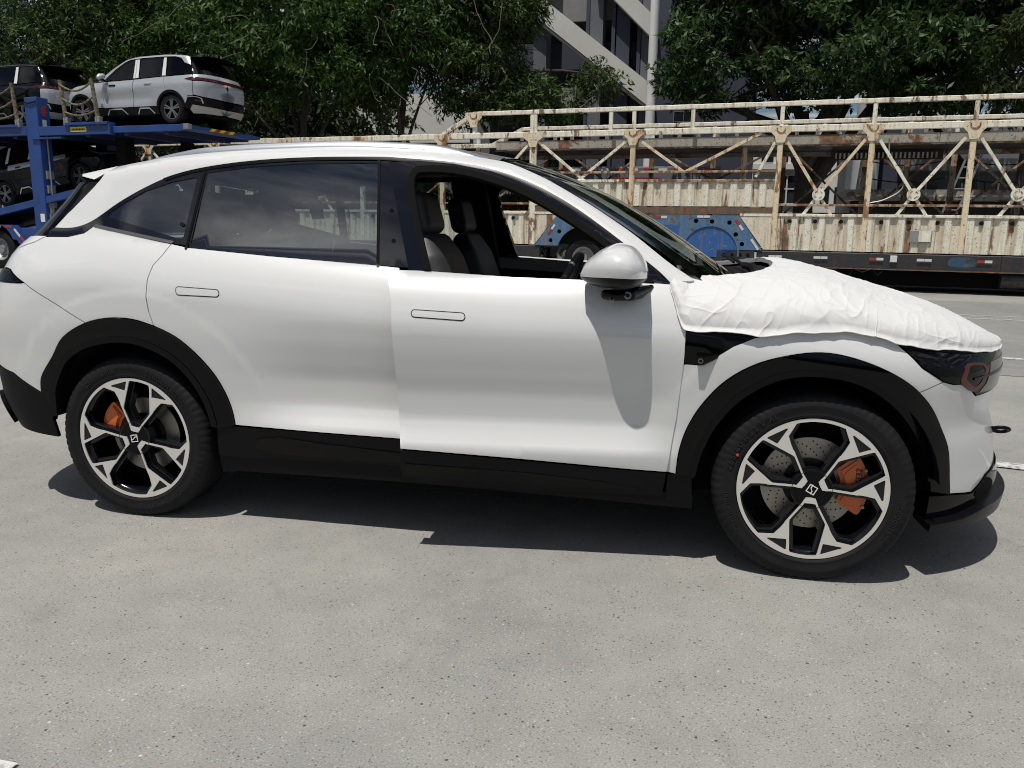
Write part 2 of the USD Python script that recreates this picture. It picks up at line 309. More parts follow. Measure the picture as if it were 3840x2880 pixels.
# ------------------------------------------------------------------ ground
def asphalt_mat(name, tone): return mat(name, {
    "g": ("geometry", {}),
    "w": ("voronoi_texture", {"scale": 120., "randomness": 1.}), "wr": ("rgb_ramp", {"ramp": [(0, (1, 1, 1)), (.28, (1, 1, 1)), (.40, (0, 0, 0))]}), "ws": ("separate_color", {}), "wt": ("math", {"math_type": "greater_than", "value2": .72}), "wm": ("math", {"math_type": "multiply"}),
    "wc": ("rgb_ramp", {"ramp": [(0, (.10, .10, .10)), (.6, (.15, .15, .145)), (.62, (.32, .312, .30)), (1, (.38, .37, .36))]}), "x0": ("mix_color", {}),
    "v": ("voronoi_texture", {"scale": 58., "randomness": 1.}), "vr": ("rgb_ramp", {"ramp": [(0, (1, 1, 1)), (.20, (1, 1, 1)), (.30, (0, 0, 0))]}),
    "vs": ("separate_color", {}), "thin": ("math", {"math_type": "greater_than", "value2": .93}), "spk": ("math", {"math_type": "multiply"}),
    "sc": ("rgb_ramp", {"ramp": [(0, (.045, .045, .045)), (.55, (.07, .07, .07)), (.70, (.14, .14, .135)), (.86, (.36, .36, .35)), (1, (.46, .46, .44))]}),
    "f": ("noise_texture", {"scale": 160., "detail": 6., "roughness": .75}), "fr": ("rgb_ramp", {"ramp": [(.3, (.62, .62, .62)), (.5, (1, 1, 1)), (.7, (1.38, 1.38, 1.38))]}),
    "l": ("noise_texture", {"scale": .55, "detail": 7., "roughness": .6, "distortion": .4}),
    "lr": ("rgb_ramp", {"ramp": [(.28, (.198, .197, .186)), (.45, (.238, .236, .222)), (.58, (.262, .258, .240)), (.75, (.300, .288, .262))]}),
    "m": ("noise_texture", {"scale": 6., "detail": 4.}), "mr": ("rgb_ramp", {"ramp": [(.3, (.93, .93, .93)), (.7, (1.06, 1.06, 1.06))]}),
    "x1": ("mix_color", {"blend_type": "multiply", "fac": 1., "use_clamp_result": False}), "x2": ("mix_color", {"blend_type": "multiply", "fac": 1.}), "x3": ("mix_color", {}),
    "ck": ("voronoi_texture", {"scale": .23, "feature": "distance_to_edge"}), "cd": ("noise_texture", {"scale": 2.5, "detail": 6.}), "ca": ("vector_math", {"math_type": "multiply_add", "vector2": (.5, .5, .5)}),
    "cr": ("rgb_ramp", {"ramp": [(0, (.70, .70, .70)), (.0035, (.86, .86, .86)), (.006, (1, 1, 1)), (1, (1, 1, 1))]}), "x4": ("mix_color", {"blend_type": "multiply", "fac": .22}),
    "st": ("noise_texture", {"scale": 1.7, "detail": 3., "distortion": 1.2}), "sr": ("rgb_ramp", {"ramp": [(.68, (1, 1, 1)), (.80, (.74, .73, .72))]}), "x5": ("mix_color", {"blend_type": "multiply", "fac": 1.}), "x6": ("mix_color", {"blend_type": "multiply", "fac": 1., "b": tone}),
    "b": ("bump", {"strength": .55, "distance": .003}),
    "p": ("principled_bsdf", {"roughness": .82, "specular_ior_level": .3})},
    [("g.position", "v.vector"), ("v.distance", "vr.fac"), ("v.color", "vs.color"), ("vs.r", "thin.value1"), ("thin.value", "spk.value1"), ("vr.color", "spk.value2"), ("vs.g", "sc.fac"),
     ("g.position", "f.vector"), ("f.fac", "fr.fac"), ("g.position", "l.vector"), ("l.fac", "lr.fac"), ("g.position", "m.vector"), ("m.fac", "mr.fac"),
     ("lr.color", "x1.a"), ("fr.color", "x1.b"), ("x1.result", "x2.a"), ("mr.color", "x2.b"), ("x2.result", "x0.a"), ("g.position", "w.vector"), ("w.distance", "wr.fac"), ("w.color", "ws.color"), ("ws.r", "wt.value1"), ("wt.value", "wm.value1"), ("wr.color", "wm.value2"), ("ws.g", "wc.fac"), ("wc.color", "x0.b"), ("wm.value", "x0.fac"), ("x0.result", "x3.a"), ("sc.color", "x3.b"), ("spk.value", "x3.fac"),
     ("g.position", "cd.vector"), ("cd.color", "ca.vector1"), ("g.position", "ca.vector3"), ("ca.vector", "ck.vector"), ("ck.distance", "cr.fac"), ("x3.result", "x4.a"), ("cr.color", "x4.b"), ("g.position", "st.vector"), ("st.fac", "sr.fac"), ("x4.result", "x5.a"), ("sr.color", "x5.b"), ("x5.result", "x6.a"), ("x6.result", "p.base_color"), ("f.fac", "b.height"), ("b.normal", "p.normal")])
asphalt = asphalt_mat('asphalt', (1., 1., 1.))
xs = np.concatenate([np.linspace(-400, -20, 8), np.linspace(-16, 20, 19), np.linspace(26, 400, 8)])
ys = np.concatenate([np.linspace(-400, -20, 8), np.linspace(-16, 26, 22), np.linspace(32, 400, 8)])
gx, gy = np.meshgrid(xs, ys, indexing='ij')
tag(obj('ground', grid_mesh(np.stack([gx, gy, 0 * gx], -1)), asphalt), 'wide grey asphalt yard speckled with small stones', kind='structure')
rx, rt = np.meshgrid(np.linspace(-60, 60, 13), np.linspace(0, 9.4, 4), indexing='ij')
tag(obj('road', grid_mesh(np.stack([rx, 5.15 + rt - .142 * rx, 0 * rx + .004], -1)), asphalt_mat('road_asphalt', (.80, .815, .83))), 'darker lane of asphalt between the white car and the trailers', kind='structure')
M['road_paint'] = mat('road_paint', {
    "g": ("geometry", {}), "n": ("noise_texture", {"scale": 30., "detail": 6.}), "r": ("rgb_ramp", {"ramp": [(.40, (.22, .21, .20)), (.52, (.52, .52, .50))]}), "p": ("principled_bsdf", {"roughness": .7})},
    [("g.position", "n.vector"), ("n.fac", "r.fac"), ("r.color", "p.base_color")])
def line(name, pts, w, label):
    a, b = np.array(pts[0], float), np.array(pts[1], float); d = (b - a) / np.linalg.norm(b - a); n = np.array([-d[1], d[0]]) * w / 2
    k = max(2, int(np.linalg.norm(b - a) / .15)); rr = np.random.RandomState(int(abs(a[0] * 100)) % 1000)
    t = np.linspace(0, 1, k); c = a + (b - a) * t[:, None]
    lft, rgt = c + n * (1 + .12 * rr.randn(k, 1)), c - n * (1 + .12 * rr.randn(k, 1))
    P = np.stack([np.c_[lft, np.full(k, .008)], np.c_[rgt, np.full(k, .008)]], 1)
    tag(obj(name, grid_mesh(P, True), M['road_paint']), label, 'road marking', kind='structure')
# ------------------------------------------------------------------ the flank surface of a car (right side, y < 0)
def ip(x, pts):
    a = np.array(pts, float)
    return PchipInterpolator(a[:, 0], a[:, 1])(np.clip(x, a[0, 0], a[-1, 0]))
def sst(a, b, x):
    t = np.clip((x - a) / (b - a), 0, 1)
    return t * t * (3 - 2 * t)
class Flank:
    def __init__(self, **k): self.__dict__.update(k)
    def W(self, x, z):
        b = ip(x, self.belt); h = z - b
        off = np.where(h > 0, self.sho + self.tumble * np.clip(h, 0, None), self.sho * np.clip(1 + h / .24, 0, 1) ** 2)
        zr = ip(x, self.roof)
        u = np.clip((z - (zr - .07)) / .07, 0, .98)
        off = off + .055 * (1 - np.sqrt(1 - u * u))
        m = sst(*self.door_r, x) * (1 - sst(*self.door_f, x))
        off = off + m * ip(z, self.low) + (1 - m) * ip(z, self.loww)
        c = self.wb / 2
        base = self.half - .018 * np.cos(np.clip((x - c) / c, -1, 1) * np.pi / 2) ** 2
        off = off + .10 * np.clip((.35 - x) / 1.2, 0, 1.3) ** 2 * sst(.9, 1.35, z)
        for xc in (0, self.wb):
            off = off - .0035 * (1 - sst(self.ra + .10, self.ra + .145, np.hypot(x - xc - self.ax, z - .37))) * sst(.5, .75, z)
        return base - off
    def S(self, s, z):
        s, z = np.asarray(s, float), np.asarray(z, float)
        xf, xr, lr = ip(z, self.xf), ip(z, self.xr), ip(z, self.lr)
        xsr = xr + lr
        X = np.sin(np.clip((s - self.xsf) / self.lsf, 0, 1) * np.pi / 2)
        Xr = np.sin(np.clip((xsr - s) / self.lsr, 0, 1) * np.pi / 2)
        k = lambda v, n: np.clip(1 - v ** n, 0, 1) ** (1 / n)
        x = np.where(s > self.xsf, self.xsf + (xf - self.xsf) * X, np.where(s < xsr, xsr - lr * Xr, s))
        w = self.W(np.clip(x, self.xlim[0], self.xlim[1]), z) * np.where(s > self.xsf, k(X, self.nf), np.where(s < xsr, k(Xr, self.nr), 1))
        return np.stack([x, -w, z + 0 * x], -1)
    def N(self, s, z):
        e = 2e-3
        a = self.S(s + e, z) - self.S(s - e, z); b = self.S(s, z + e) - self.S(s, z - e)
        n = np.cross(a, b)
        return n / np.maximum(np.linalg.norm(n, axis=-1, keepdims=True), 1e-9)
    def pt(self, s, z, off=0):
        s, z = np.asarray(s, float), np.asarray(z, float)
        return self.S(s, z) + self.N(s, z) * np.asarray(off)[..., None]

def tri2d(poly, res):
    pts = []
    g = shapely.segmentize(poly, res)
    for ring in [g.exterior, *g.interiors]: pts += list(ring.coords)[:-1]
    nb = len(pts)
    x0, y0, x1, y1 = poly.bounds
    gx, gy = np.meshgrid(np.arange(x0 + res / 2, x1, res), np.arange(y0 + res / 2, y1, res), indexing='ij')
    gx = gx + (np.arange(gx.shape[1]) % 2)[None] * res / 2
    q = np.c_[gx.ravel(), gy.ravel()]
    inner = poly.buffer(-res * .55)
    if not inner.is_empty: q = q[shapely.contains_xy(inner, q[:, 0], q[:, 1])]
    else: q = q[:0]
    p = np.vstack([np.array(pts), q])
    t = Delaunay(p).simplices
    c = p[t].mean(1)
    t = t[shapely.contains_xy(poly, c[:, 0], c[:, 1])]
    a = p[t]
    ar = (a[:, 1, 0] - a[:, 0, 0]) * (a[:, 2, 1] - a[:, 0, 1]) - (a[:, 2, 0] - a[:, 0, 0]) * (a[:, 1, 1] - a[:, 0, 1])
    t[ar < 0] = t[ar < 0][:, ::-1]
    return p, t[np.abs(ar) > 1e-10]
def edges_of(t):
    e = np.concatenate([t[:, [0, 1]], t[:, [1, 2]], t[:, [2, 0]]])
    k = np.sort(e, 1)
    u, inv, cnt = np.unique(k, axis=0, return_inverse=True, return_counts=True)
    return e[cnt[inv.ravel()] == 1]
def panel(fl, poly, off=0., res=.035, depth=.016, gap=.0022, xf=None, bulge=None):
    "a body panel: the polygon of (s, z) laid on the flank, with a rim turned inwards; analytic normals"
    if not hasattr(poly, 'area'): poly = Polygon(poly)
    poly = poly.buffer(0)
    if gap: poly = poly.buffer(-gap, join_style=1)
    V, F, NN, k = [], [], [], 0
    for g in getattr(poly, 'geoms', [poly]):
        if g.area < 1e-5: continue
        p, t = tri2d(g, res)
        n = fl.N(p[:, 0], p[:, 1])
        o = off if bulge is None else off + bulge(p[:, 0], p[:, 1])
        v = fl.S(p[:, 0], p[:, 1]) + n * np.asarray(o)[..., None]
        V.append(v); F.append(t + k); NN.append(n); k += len(v)
        if depth:
            e = edges_of(t)
            a, b = v[e[:, 0]], v[e[:, 1]]; na, nb = n[e[:, 0]], n[e[:, 1]]
            q = np.stack([a, b, b - nb * depth, a - na * depth], 1)
            fn = np.cross(q[:, 3] - q[:, 0], q[:, 1] - q[:, 0]); fn /= np.maximum(np.linalg.norm(fn, axis=1, keepdims=True), 1e-9)
            i = np.arange(len(e)) * 4 + k
            V.append(q.reshape(-1, 3)); F.append(np.concatenate([np.stack([i, i + 3, i + 1], 1), np.stack([i + 1, i + 3, i + 2], 1)])); NN.append(np.repeat(fn, 4, 0)); k += 4 * len(e)
    out = np.vstack(V), np.vstack(F), np.vstack(NN)
    return xf(out) if xf else out
def roof_mesh(fl, xs, crown=.035, ny=17, inset=.0, drop=0.):
    q = np.linspace(-1, 1, ny)
    xs = np.asarray(xs, float); zr = ip(xs, fl.roof) - .001
    w = fl.W(xs, zr) - inset
    P = np.stack([np.broadcast_to(xs[:, None], (len(xs), ny)), w[:, None] * q, zr[:, None] - drop + crown * (1 - q * q)[None]], -1)
    return grid_mesh(P)
def loft(E, C, ny=21, pw=2.):
    "surface between the right edge curve E, its mirror image and the centre curve C"
    q = np.linspace(-1, 1, ny); E, C = np.asarray(E, float), np.asarray(C, float)
    k = (1 - np.abs(q) ** pw)
    x = E[:, None, 0] + (C - E)[:, None, 0] * k; z = E[:, None, 2] + (C - E)[:, None, 2] * k; y = -E[:, None, 1] * q
    return grid_mesh(np.stack([x, y, z], -1))

# ------------------------------------------------------------------ wheels
def spoke_design(R=.2765):
    "machined face: three pairs of spokes in a rim ring, returned as (face, pockets) polygons in (x, z)"
    half = [(0, -.032), (.0178, -.0335), (.032, -.064), (.0955, -.167), (.1165, -.194), (.172, -.200), (.19, -.2045), (.20, -.19), (.21, -.176), (.24, -.2), (.06, -.30), (.0415, -.28), (.0475, -.262), (.0515, -.250), (.0655, -.137), (.0635, -.119), (.0235, -.0555), (0, -.0545)]
    arm = Polygon(half).buffer(0)
    arm = arm.union(LineString([(.0195, -.044), (.0265, -.0605), (.0785, -.143)]).buffer(.0036))
    arm = arm.union(affinity.scale(arm, -1, 1, origin=(0, 0)))
    tri = Polygon([(.067, -.208), (.147, -.2125), (.0625, -.2545)]).buffer(-.0035).buffer(.0035)
    tri = tri.union(affinity.scale(tri, -1, 1, origin=(0, 0)))
    ring = Point(0, 0).buffer(R, 64).difference(Point(0, 0).buffer(R - .0125, 64))
    arms = [affinity.rotate(arm, a, origin=(0, 0)) for a in (0, 120, 240)]
    tris = shapely.union_all([affinity.rotate(tri, a, origin=(0, 0)) for a in (0, 120, 240)])
    face = shapely.union_all(arms + [ring]).intersection(Point(0, 0).buffer(R, 64)).buffer(.001).buffer(-.002).buffer(.001).difference(tris)
    return face, tris, shapely.union_all(arms).intersection(Point(0, 0).buffer(R - .006, 64))
def arc_text(text, r, h, a0, depth=.0012, sp=1.0, bold=True):
    "lettering on a circle of radius r in the xz plane, centred on angle a0 (degrees), tops outwards, facing -y"
    ms, x = [], 0.
    items = []
    for ch in text:
        if ch == ' ': x += h * .45; continue
        m = meshkit.text_mesh(ch, h, depth, bold); w = m.bounds[1, 0]
        items.append((x + w / 2, w, m)); x += w + h * .14 * sp
    for c, w, m in items:
        a = math.radians(a0) - (c - x / 2) / r
        m = m.copy(); m.apply_translation([-w / 2, -h / 2, 0])
        v = m.vertices.copy()
        lx, lz, ly = v[:, 0], v[:, 1], -v[:, 2]
        t, rr = np.array([math.sin(a), -math.cos(a)]), np.array([math.cos(a), math.sin(a)])
        p = rr * r + t * lx[:, None] + rr * lz[:, None]
        m.vertices = np.c_[p[:, 0], ly, p[:, 1]]
        ms.append(m)
    return cat_(ms)
def tyre_mesh(R, rim, w, n=288):
    "profile (radius, y): outer side at y = 0 (towards -y), inner side at +w; small lateral grooves cut the shoulder"
    prof = [(rim - .012, .030), (rim - .004, .012), (rim + .004, .004), (rim + .012, .001), (rim + .020, .003), (rim + .03, .0005), (rim + .045, -.0015), (R - .045, -.002), (R - .030, .001), (R - .018, .007), (R - .010, .015), (R - .004, .026), (R - .001, .040)]
    for g in (.075, .112, .150, .188):
        prof += [(R, g - .006), (R - .006, g - .005), (R - .006, g + .003), (R, g + .004)]
    prof += [(R - .001, w - .04), (R - .006, w - .022), (R - .02, w - .006), (R - .05, w + .002), (rim + .02, w - .003), (rim, w - .015), (rim - .012, w - .03)]
    m = lathe_y(prof, n)
    v = m.vertices; r = np.hypot(v[:, 0], v[:, 2]); a = np.arctan2(v[:, 2], v[:, 0])
    idx = np.round(a / (2 * np.pi) * n).astype(int)
    cut = (idx % 4 == 0) & (r > R - .031) & (v[:, 1] < .05)
    k = np.where(cut, 1 - .0022 / r, 1)
    m.vertices = np.c_[v[:, 0] * k, v[:, 1] + cut * .0015, v[:, 2] * k]
    return m
def build_wheel(parent, xc, yf, R, w, rot, front, side=1, texts=(), cal_ang=None):
    """parts of one wheel at hub (xc, R - .006), outer tyre face at y = yf (side 1: facing -y)"""
    zc = R - .006
    tr = lambda m: (lambda q: T(q if side == 1 else mirror(q), (xc, yf if side == 1 else -yf, zc)))(m)
    wheel = UsdGeom.Xform.Define(stage, path_of('wheel', parent)).GetPrim()
    face, tris, arms = spoke_design()
    rt = lambda g: affinity.rotate(g, rot, origin=(0, 0))
    obj('tyre', tr(tyre_mesh(R, .279, w)), M['rubber'], wheel, 32)
    if texts:
        for s, r, h, a in texts: obj('sidewall_lettering', tr(T(arc_text(s, r, h, a, .0016), (0, -.0012, 0))), M['tyre_text'], wheel)
        if front: obj('balance_dot', tr(T(prism_xz(ngon(0, 0, .0045), 0, .001), (.272 * math.cos(.3), .008, .272 * math.sin(.3)))), M['yellow'], wheel)
        if front: obj('red_mark', tr(T(prism_xz(ngon(0, 0, .006), 0, .001), (.306 * math.cos(2.74), -.004, .306 * math.sin(2.74)))), M['red_dot'], wheel)
    # machined face, bevelled black spokes behind it, pockets, barrel
    fm = extr(rt(face), .005); fm.apply_transform(np.array([[1, 0, 0, 0], [0, 0, -1, .012], [0, 1, 0, 0], [0, 0, 0, 1.]]))
    obj('spoke_face', tr(fm), M['alloy'], wheel)
    body = []
    for grow, y0, y1 in ((.0012, .0125, .030), (.0165, .030, .066)):
        g = rt(arms.buffer(grow)).union(Point(0, 0).buffer(.078)).intersection(Point(0, 0).buffer(.262))
        b = prism_xz(g, y0, y1)
        body.append(b)
    obj('spokes', tr(cat_(body)), M['wheel_black'], wheel)
    obj('rim_barrel', tr(lathe_y([(.2775, .006), (.2775, .03), (.262, .034), (.250, .05), (.246, .12), (.255, .2), (.27, w - .02)], 96)), M['wheel_black'], wheel, 40)
    seam_ = lathe_y([(.0725, .0062), (.0745, .0062)], 64)
    obj('cap_seam', tr(seam_), M['dark'], wheel)
    cap = lathe_y([(0.0005, .0112), (.066, .0112), (.0705, .0125), (.0725, .018)], 48)
    obj('hub_cap', tr(cap), M['satin_black'], wheel, 40)
    sq = Polygon([(-.0165, -.0165), (.0165, -.0165), (.0165, .0165), (-.0165, .0165)])
    em = sq.difference(sq.buffer(-.0030, join_style=2)).union(LineString([(-.0165, -.004), (-.006, -.004), (.004, .006), (.0165, .006)]).buffer(.0016))
    obj('emblem', tr(prism_xz(affinity.rotate(em, 62 if front else 8, origin=(0, 0)), .0085, .0112)), M['white_text'], wheel)
    # brake
    rd = .182 if front else .170
    disc = Point(0, 0).buffer(rd, 64).difference(Point(0, 0).buffer(.100, 48))
    hs = [Point((.115 + .0105 * j) * math.cos(a + j * .10), (.115 + .0105 * j) * math.sin(a + j * .10)).buffer(.0032, 6) for a in np.arange(18) / 18 * 2 * math.pi for j in range(6)] if front else []
    disc = disc.difference(shapely.union_all(hs)) if hs else disc
    obj('brake_disc', tr(prism_xz(disc, .098, .106)), M['disc'], wheel)
    obj('brake_hat', tr(lathe_y([(.0005, .080), (.085, .080), (.100, .086), (.101, .110)], 48)), M['satin_black'], wheel, 40)
    obj('back_plate', tr(prism_xz(Point(0, 0).buffer(.248), .15, .155)), M['dark'], wheel)
    c0, half_a, ri, ro = (4, 34, .112, .215) if front else (152, 20, .118, .205)
    aa = np.radians(np.linspace(c0 - half_a, c0 + half_a, 13))
    pts = [(ri * math.cos(a), ri * math.sin(a)) for a in aa] + [(ro * math.cos(a) * (1 - .06 * abs(a - math.radians(c0))), ro * math.sin(a)) for a in aa[::-1]]
    cp = Polygon(pts).buffer(-.012).buffer(.012)
    cal = cat_([prism_xz(cp, .066, .11), prism_xz(cp.buffer(-.014), .060, .066), prism_xz(affinity.scale(cp, .55, .72), .056, .060)])
    ci = obj('brake_caliper', tr(cal), M['caliper'], wheel)
    if front and side == 1:
        tx = meshkit.text_mesh('ZEEKR', .021, .0012, True); tx.apply_translation([0, -.0105, 0])
        tx.apply_transform(np.array([[0, 1, 0, 0], [0, 0, -1, 0], [-1, 0, 0, 0], [0, 0, 0, 1.]]))
        obj('caliper_lettering', tr(T(tx, (.172, .0555, .085))), M['cal_text'], ci.GetParent())
        for q in (-.07, .075): obj('caliper_bolt', tr(T(trimesh.creation.cylinder(.006, .006, sections=8), (.196, .058, q), rx=90)), M['steel'], wheel)
    return wheel
# ------------------------------------------------------------------ the white car
BELT = [(-1.0, 1.245), (-.45, 1.252), (-.31, 1.256), (-.20, 1.300), (-.10, 1.282), (.2, 1.2325), (.676, 1.190), (1.232, 1.156), (1.703, 1.137), (2.237, 1.128), (2.5, 1.11), (3.0, 1.05), (3.4, .97), (3.8, .87)]
BELT_S = [(-1.0, 1.25), (-.42, 1.268), (-.175, 1.272), (.2, 1.2325), (.676, 1.190), (1.232, 1.156), (1.703, 1.137), (2.237, 1.128), (2.5, 1.11), (3.0, 1.05), (3.4, .97), (3.8, .87)]
ROOF = [(-1.0, 1.42), (-.45, 1.515), (-.22, 1.560), (-.07, 1.589), (.06, 1.610), (.31, 1.636), (.565, 1.651), (.91, 1.661), (1.24, 1.648), (1.4, 1.634), (1.514, 1.615), (1.62, 1.597), (1.746, 1.552), (1.98, 1.432), (2.14, 1.334), (2.45, 1.134), (2.6, 1.1)]
CAR = Flank(belt=BELT_S, roof=ROOF, half=.958, sho=.10, tumble=.40, wb=2.9, ra=.53, ax=.03, door_r=(.35, .95), door_f=(2.15, 2.5), xsf=2.9, lsf=1.3, nf=2.2, lsr=.9, nr=3.0, xlim=(-.9, 3.7),
    xf=[(.15, 3.75), (.3, 3.775), (.42, 3.757), (.52, 3.742), (.62, 3.715), (.72, 3.728), (.8, 3.74), (.87, 3.732), (.93, 3.69), (1.0, 3.64), (1.2, 3.6)],
    xr=[(.2, -.80), (.35, -.88), (.5, -.95), (.8, -.97), (1.0, -.94), (1.15, -.83), (1.3, -.655), (1.45, -.505), (1.58, -.42), (1.7, -.38)],
    lr=[(.2, .6), (1.0, .6), (1.25, .28), (1.5, .20), (1.7, .18)],
    low=[(.15, .11), (.22, .075), (.26, .055), (.33, .04), (.40, .012), (.455, .004), (.48, .014), (.52, .036), (.58, .054), (.66, .050), (.76, .029), (.86, .009), (.95, .0), (1.6, .0)],
    loww=[(.15, .10), (.25, .06), (.35, .035), (.5, .022), (.7, .012), (.9, .0), (1.6, 0)])
NOSE, TAIL = 4.2, -1.4
DOOR_OPEN, HINGE = math.radians(7.5), (2.43, -.88)
def ajar(m):
    c, s = math.cos(DOOR_OPEN), math.sin(DOOR_OPEN)
    def rp(p): d = p - np.array([*HINGE, 0]); return np.stack([HINGE[0] + c * d[:, 0] - s * d[:, 1], HINGE[1] + s * d[:, 0] + c * d[:, 1], p[:, 2]], 1)
    def rv(d): return np.stack([c * d[:, 0] - s * d[:, 1], s * d[:, 0] + c * d[:, 1], d[:, 2]], 1)
    if isinstance(m, tuple): return rp(m[0]), m[1], rv(m[2])
    m = m.copy(); m.vertices = rp(np.array(m.vertices)); return m

belt_rear = [(-0.4654, 1.2517), (-0.3207, 1.2541), (-0.2463, 1.2706), (-0.202, 1.3027)]
gap_rear = [(0.1994, 1.2325), (0.1786, 1.1852), (0.1482, 1.1413), (0.1341, 1.0843), (0.131, 1.011), (0.1405, 0.9454), (0.1605, 0.8849)]
arc = lambda cx, cz, r, a0, a1, n=28, sx=1.: [(cx + sx * r * math.cos(t), cz + r * math.sin(t)) for t in np.radians(np.linspace(a0, a1, n))]
arch_r = smooth_poly([(0.1605, 0.8849), (0.0593, 0.9098), (-0.0544, 0.9113), (-0.1762, 0.8844), (-0.2941, 0.8195), (-0.362, 0.7299), (-0.4339, 0.6296), (-0.4457, 0.5506)], 4, False).tolist()
arch_r2 = smooth_poly([(0.5074, 0.4572), (0.4954, 0.5242), (0.4665, 0.6081), (0.4209, 0.6906), (0.3456, 0.7752), (0.258, 0.8428), (0.1605, 0.8849)], 4, False).tolist()
arch_r_in = smooth_poly([(0.41, 0.4445), (0.4029, 0.4931), (0.377, 0.5755), (0.3218, 0.6682), (0.2444, 0.7447), (0.1555, 0.7908), (0.045, 0.8199), (-0.0795, 0.8145), (-0.1974, 0.7822), (-0.2893, 0.7252), (-0.3404, 0.6567), (-0.3781, 0.5802), (-0.3865, 0.5), (-0.3887, 0.4221), (-0.3784, 0.3094)], 4, False).tolist()
tail_line = [(TAIL, 1.03), (-1.1274, 1.06), (-0.9244, 1.12), (-0.7531, 1.175), (-0.7103, 1.1977), (-0.5467, 1.2261), (-0.4654, 1.2517)]
bump_line = [(-0.4928, 1.0499), (-0.3339, 0.9678), (-0.1762, 0.8844)]
arch_f = smooth_poly([(3.4318, 0.3425), (3.423, 0.4807), (3.3993, 0.5844), (3.3409, 0.6733), (3.2578, 0.7526), (3.1523, 0.8197), (3.0331, 0.8687), (2.9171, 0.8929), (2.8064, 0.8851), (2.6711, 0.8454), (2.5592, 0.7741), (2.4774, 0.6771), (2.4265, 0.5792), (2.3996, 0.4814), (2.3923, 0.3862)], 4, False).tolist()
arch_f_in = smooth_poly([(2.4544, 0.384), (2.4615, 0.4374), (2.4798, 0.5032), (2.5225, 0.6015), (2.6035, 0.7087), (2.7223, 0.7895), (2.8423, 0.8187), (2.9623, 0.8128), (3.0638, 0.7797), (3.1613, 0.7172), (3.2465, 0.6337), (3.3004, 0.5399), (3.3312, 0.4171), (3.3356, 0.3454), (3.3322, 0.2336)], 4, False).tolist()
door_top = [(0.1994, 1.2325), (0.2832, 1.2183), (0.666, 1.19), (1.1394, 1.1631), (1.236, 1.1553)]
door_front_r = [(1.236, 1.1553), (1.25, 0.9), (1.262, 0.65), (1.268, 0.4527)]
fend_top = [(2.3973, 0.8252), (2.4728, 0.8274), (2.5072, 0.8555), (2.5747, 0.9036), (2.6512, 0.9387), (2.7273, 0.9568), (2.8192, 0.972), (2.9538, 0.9773), (3.0297, 0.9703), (3.1667, 0.9352), (3.2571, 0.8445), (3.356, 0.7895), (3.2578, 0.7526)]

car = thing('parked_car', 'large glossy white car in the foreground with its near front door ajar', 'car')
both = lambda name, m, material, parent=car, smooth=False, label=None: [obj(name, m, material, parent, smooth, label), obj(name, mirror(m), material, parent, smooth, label)]
WP, GB, SB = M['white_paint'], M['gloss_black'], M['satin_black']
# rear quarter, rear bumper, lamps, tailgate
both('rear_quarter_panel', panel(CAR, res=.022, poly=tail_line + belt_rear + gap_rear + arch_r[:len(arch_r) * 3 // 7 + 1] + [(-0.1762, 0.8844)] + bump_line[::-1][1:] + [(-0.6403, 1.1039), (-0.713, 1.11), (-0.9634, 1.085), (TAIL, 1.0)]), WP)
k0 = min(range(len(arch_r)), key=lambda i: abs(arch_r[i][0] + .1762))
both('rear_bumper', panel(CAR, bump_line + arch_r[k0 + 1:] + [(-0.6058, 0.6329), (-0.8332, 0.67), (-0.9636, 0.685), (TAIL, .69), (TAIL, .985), (-0.9594, 1.03), (-0.7059, 1.0453), (-0.5745, 1.0471)]), WP)
both('tailgate', panel(CAR, [(-.4575, 1.256), (-.5467, 1.2285)] + [(x, z + .004) for x, z in tail_line[::-1][2:]] + [(TAIL, 1.235), (-.95, 1.248), (-.6, 1.256)], res=.025), WP)
both('tail_lamp', panel(CAR, [(-0.4928, 1.0499), (-0.5747, 1.049), (-0.7071, 1.0472), (-0.9595, 1.032), (TAIL, .99), (TAIL, 1.0), (-0.9629, 1.08), (-0.713, 1.108), (-0.6403, 1.1039)], .006), GB)
both('lower_rear_bumper', panel(CAR, [(TAIL, .688), (-0.9636, 0.683), (-0.8332, 0.668), (-0.6058, 0.6309), (-0.4474, 0.5506)] + [(-0.4153, 0.5), (-0.4046, 0.42), (-0.392, 0.345), (-0.7079, 0.36), (-0.9087, 0.36), (TAIL, .36)], .004, gap=.001), M['matte_black'])
both('rear_diffuser', panel(CAR, [(TAIL, .50), (-1.0031, 0.5), (-0.8228, 0.52), (-0.7493, 0.47), (-0.718, 0.38), (-0.8659, 0.355), (TAIL, .34)], .022, gap=0), GB)
# doors
both('rear_door', panel(CAR, res=.022, poly=door_top + door_front_r[1:] + [(0.8, 0.458), (0.5074, 0.4612)] + arch_r2[1:-1] + gap_rear[::-1]), WP)
fd = [(1.2301, 1.1566), (1.3516, 1.1556), (1.7156, 1.1379), (2.2393, 1.1275), (2.3354, 1.1215), (2.3719, 1.0666), (2.393, 0.9865), (2.392, 0.8331), (2.3777, 0.609), (2.3502, 0.395), (1.8, 0.427), (1.2966, 0.4526), (1.2905, 0.4997), (1.2783, 0.6278), (1.2741, 0.7982), (1.2622, 1.0371)]
fdoor = UsdGeom.Xform.Define(stage, path_of('front_door', car)).GetPrim(); fdoor.SetCustomDataByKey('label', 'near front door standing slightly ajar with its window down')
obj('door_skin', panel(CAR, fd, xf=ajar), WP, fdoor)
obj('front_door', mirror(panel(CAR, [(1.268, 1.1553)] + fd[1:10] + [(1.29, 0.455)])), WP, car)
clad = [(1.2966, 0.4506), (2.3502, 0.393), (2.3399, 0.2891), (1.7202, 0.2898), (1.2903, 0.3005)]
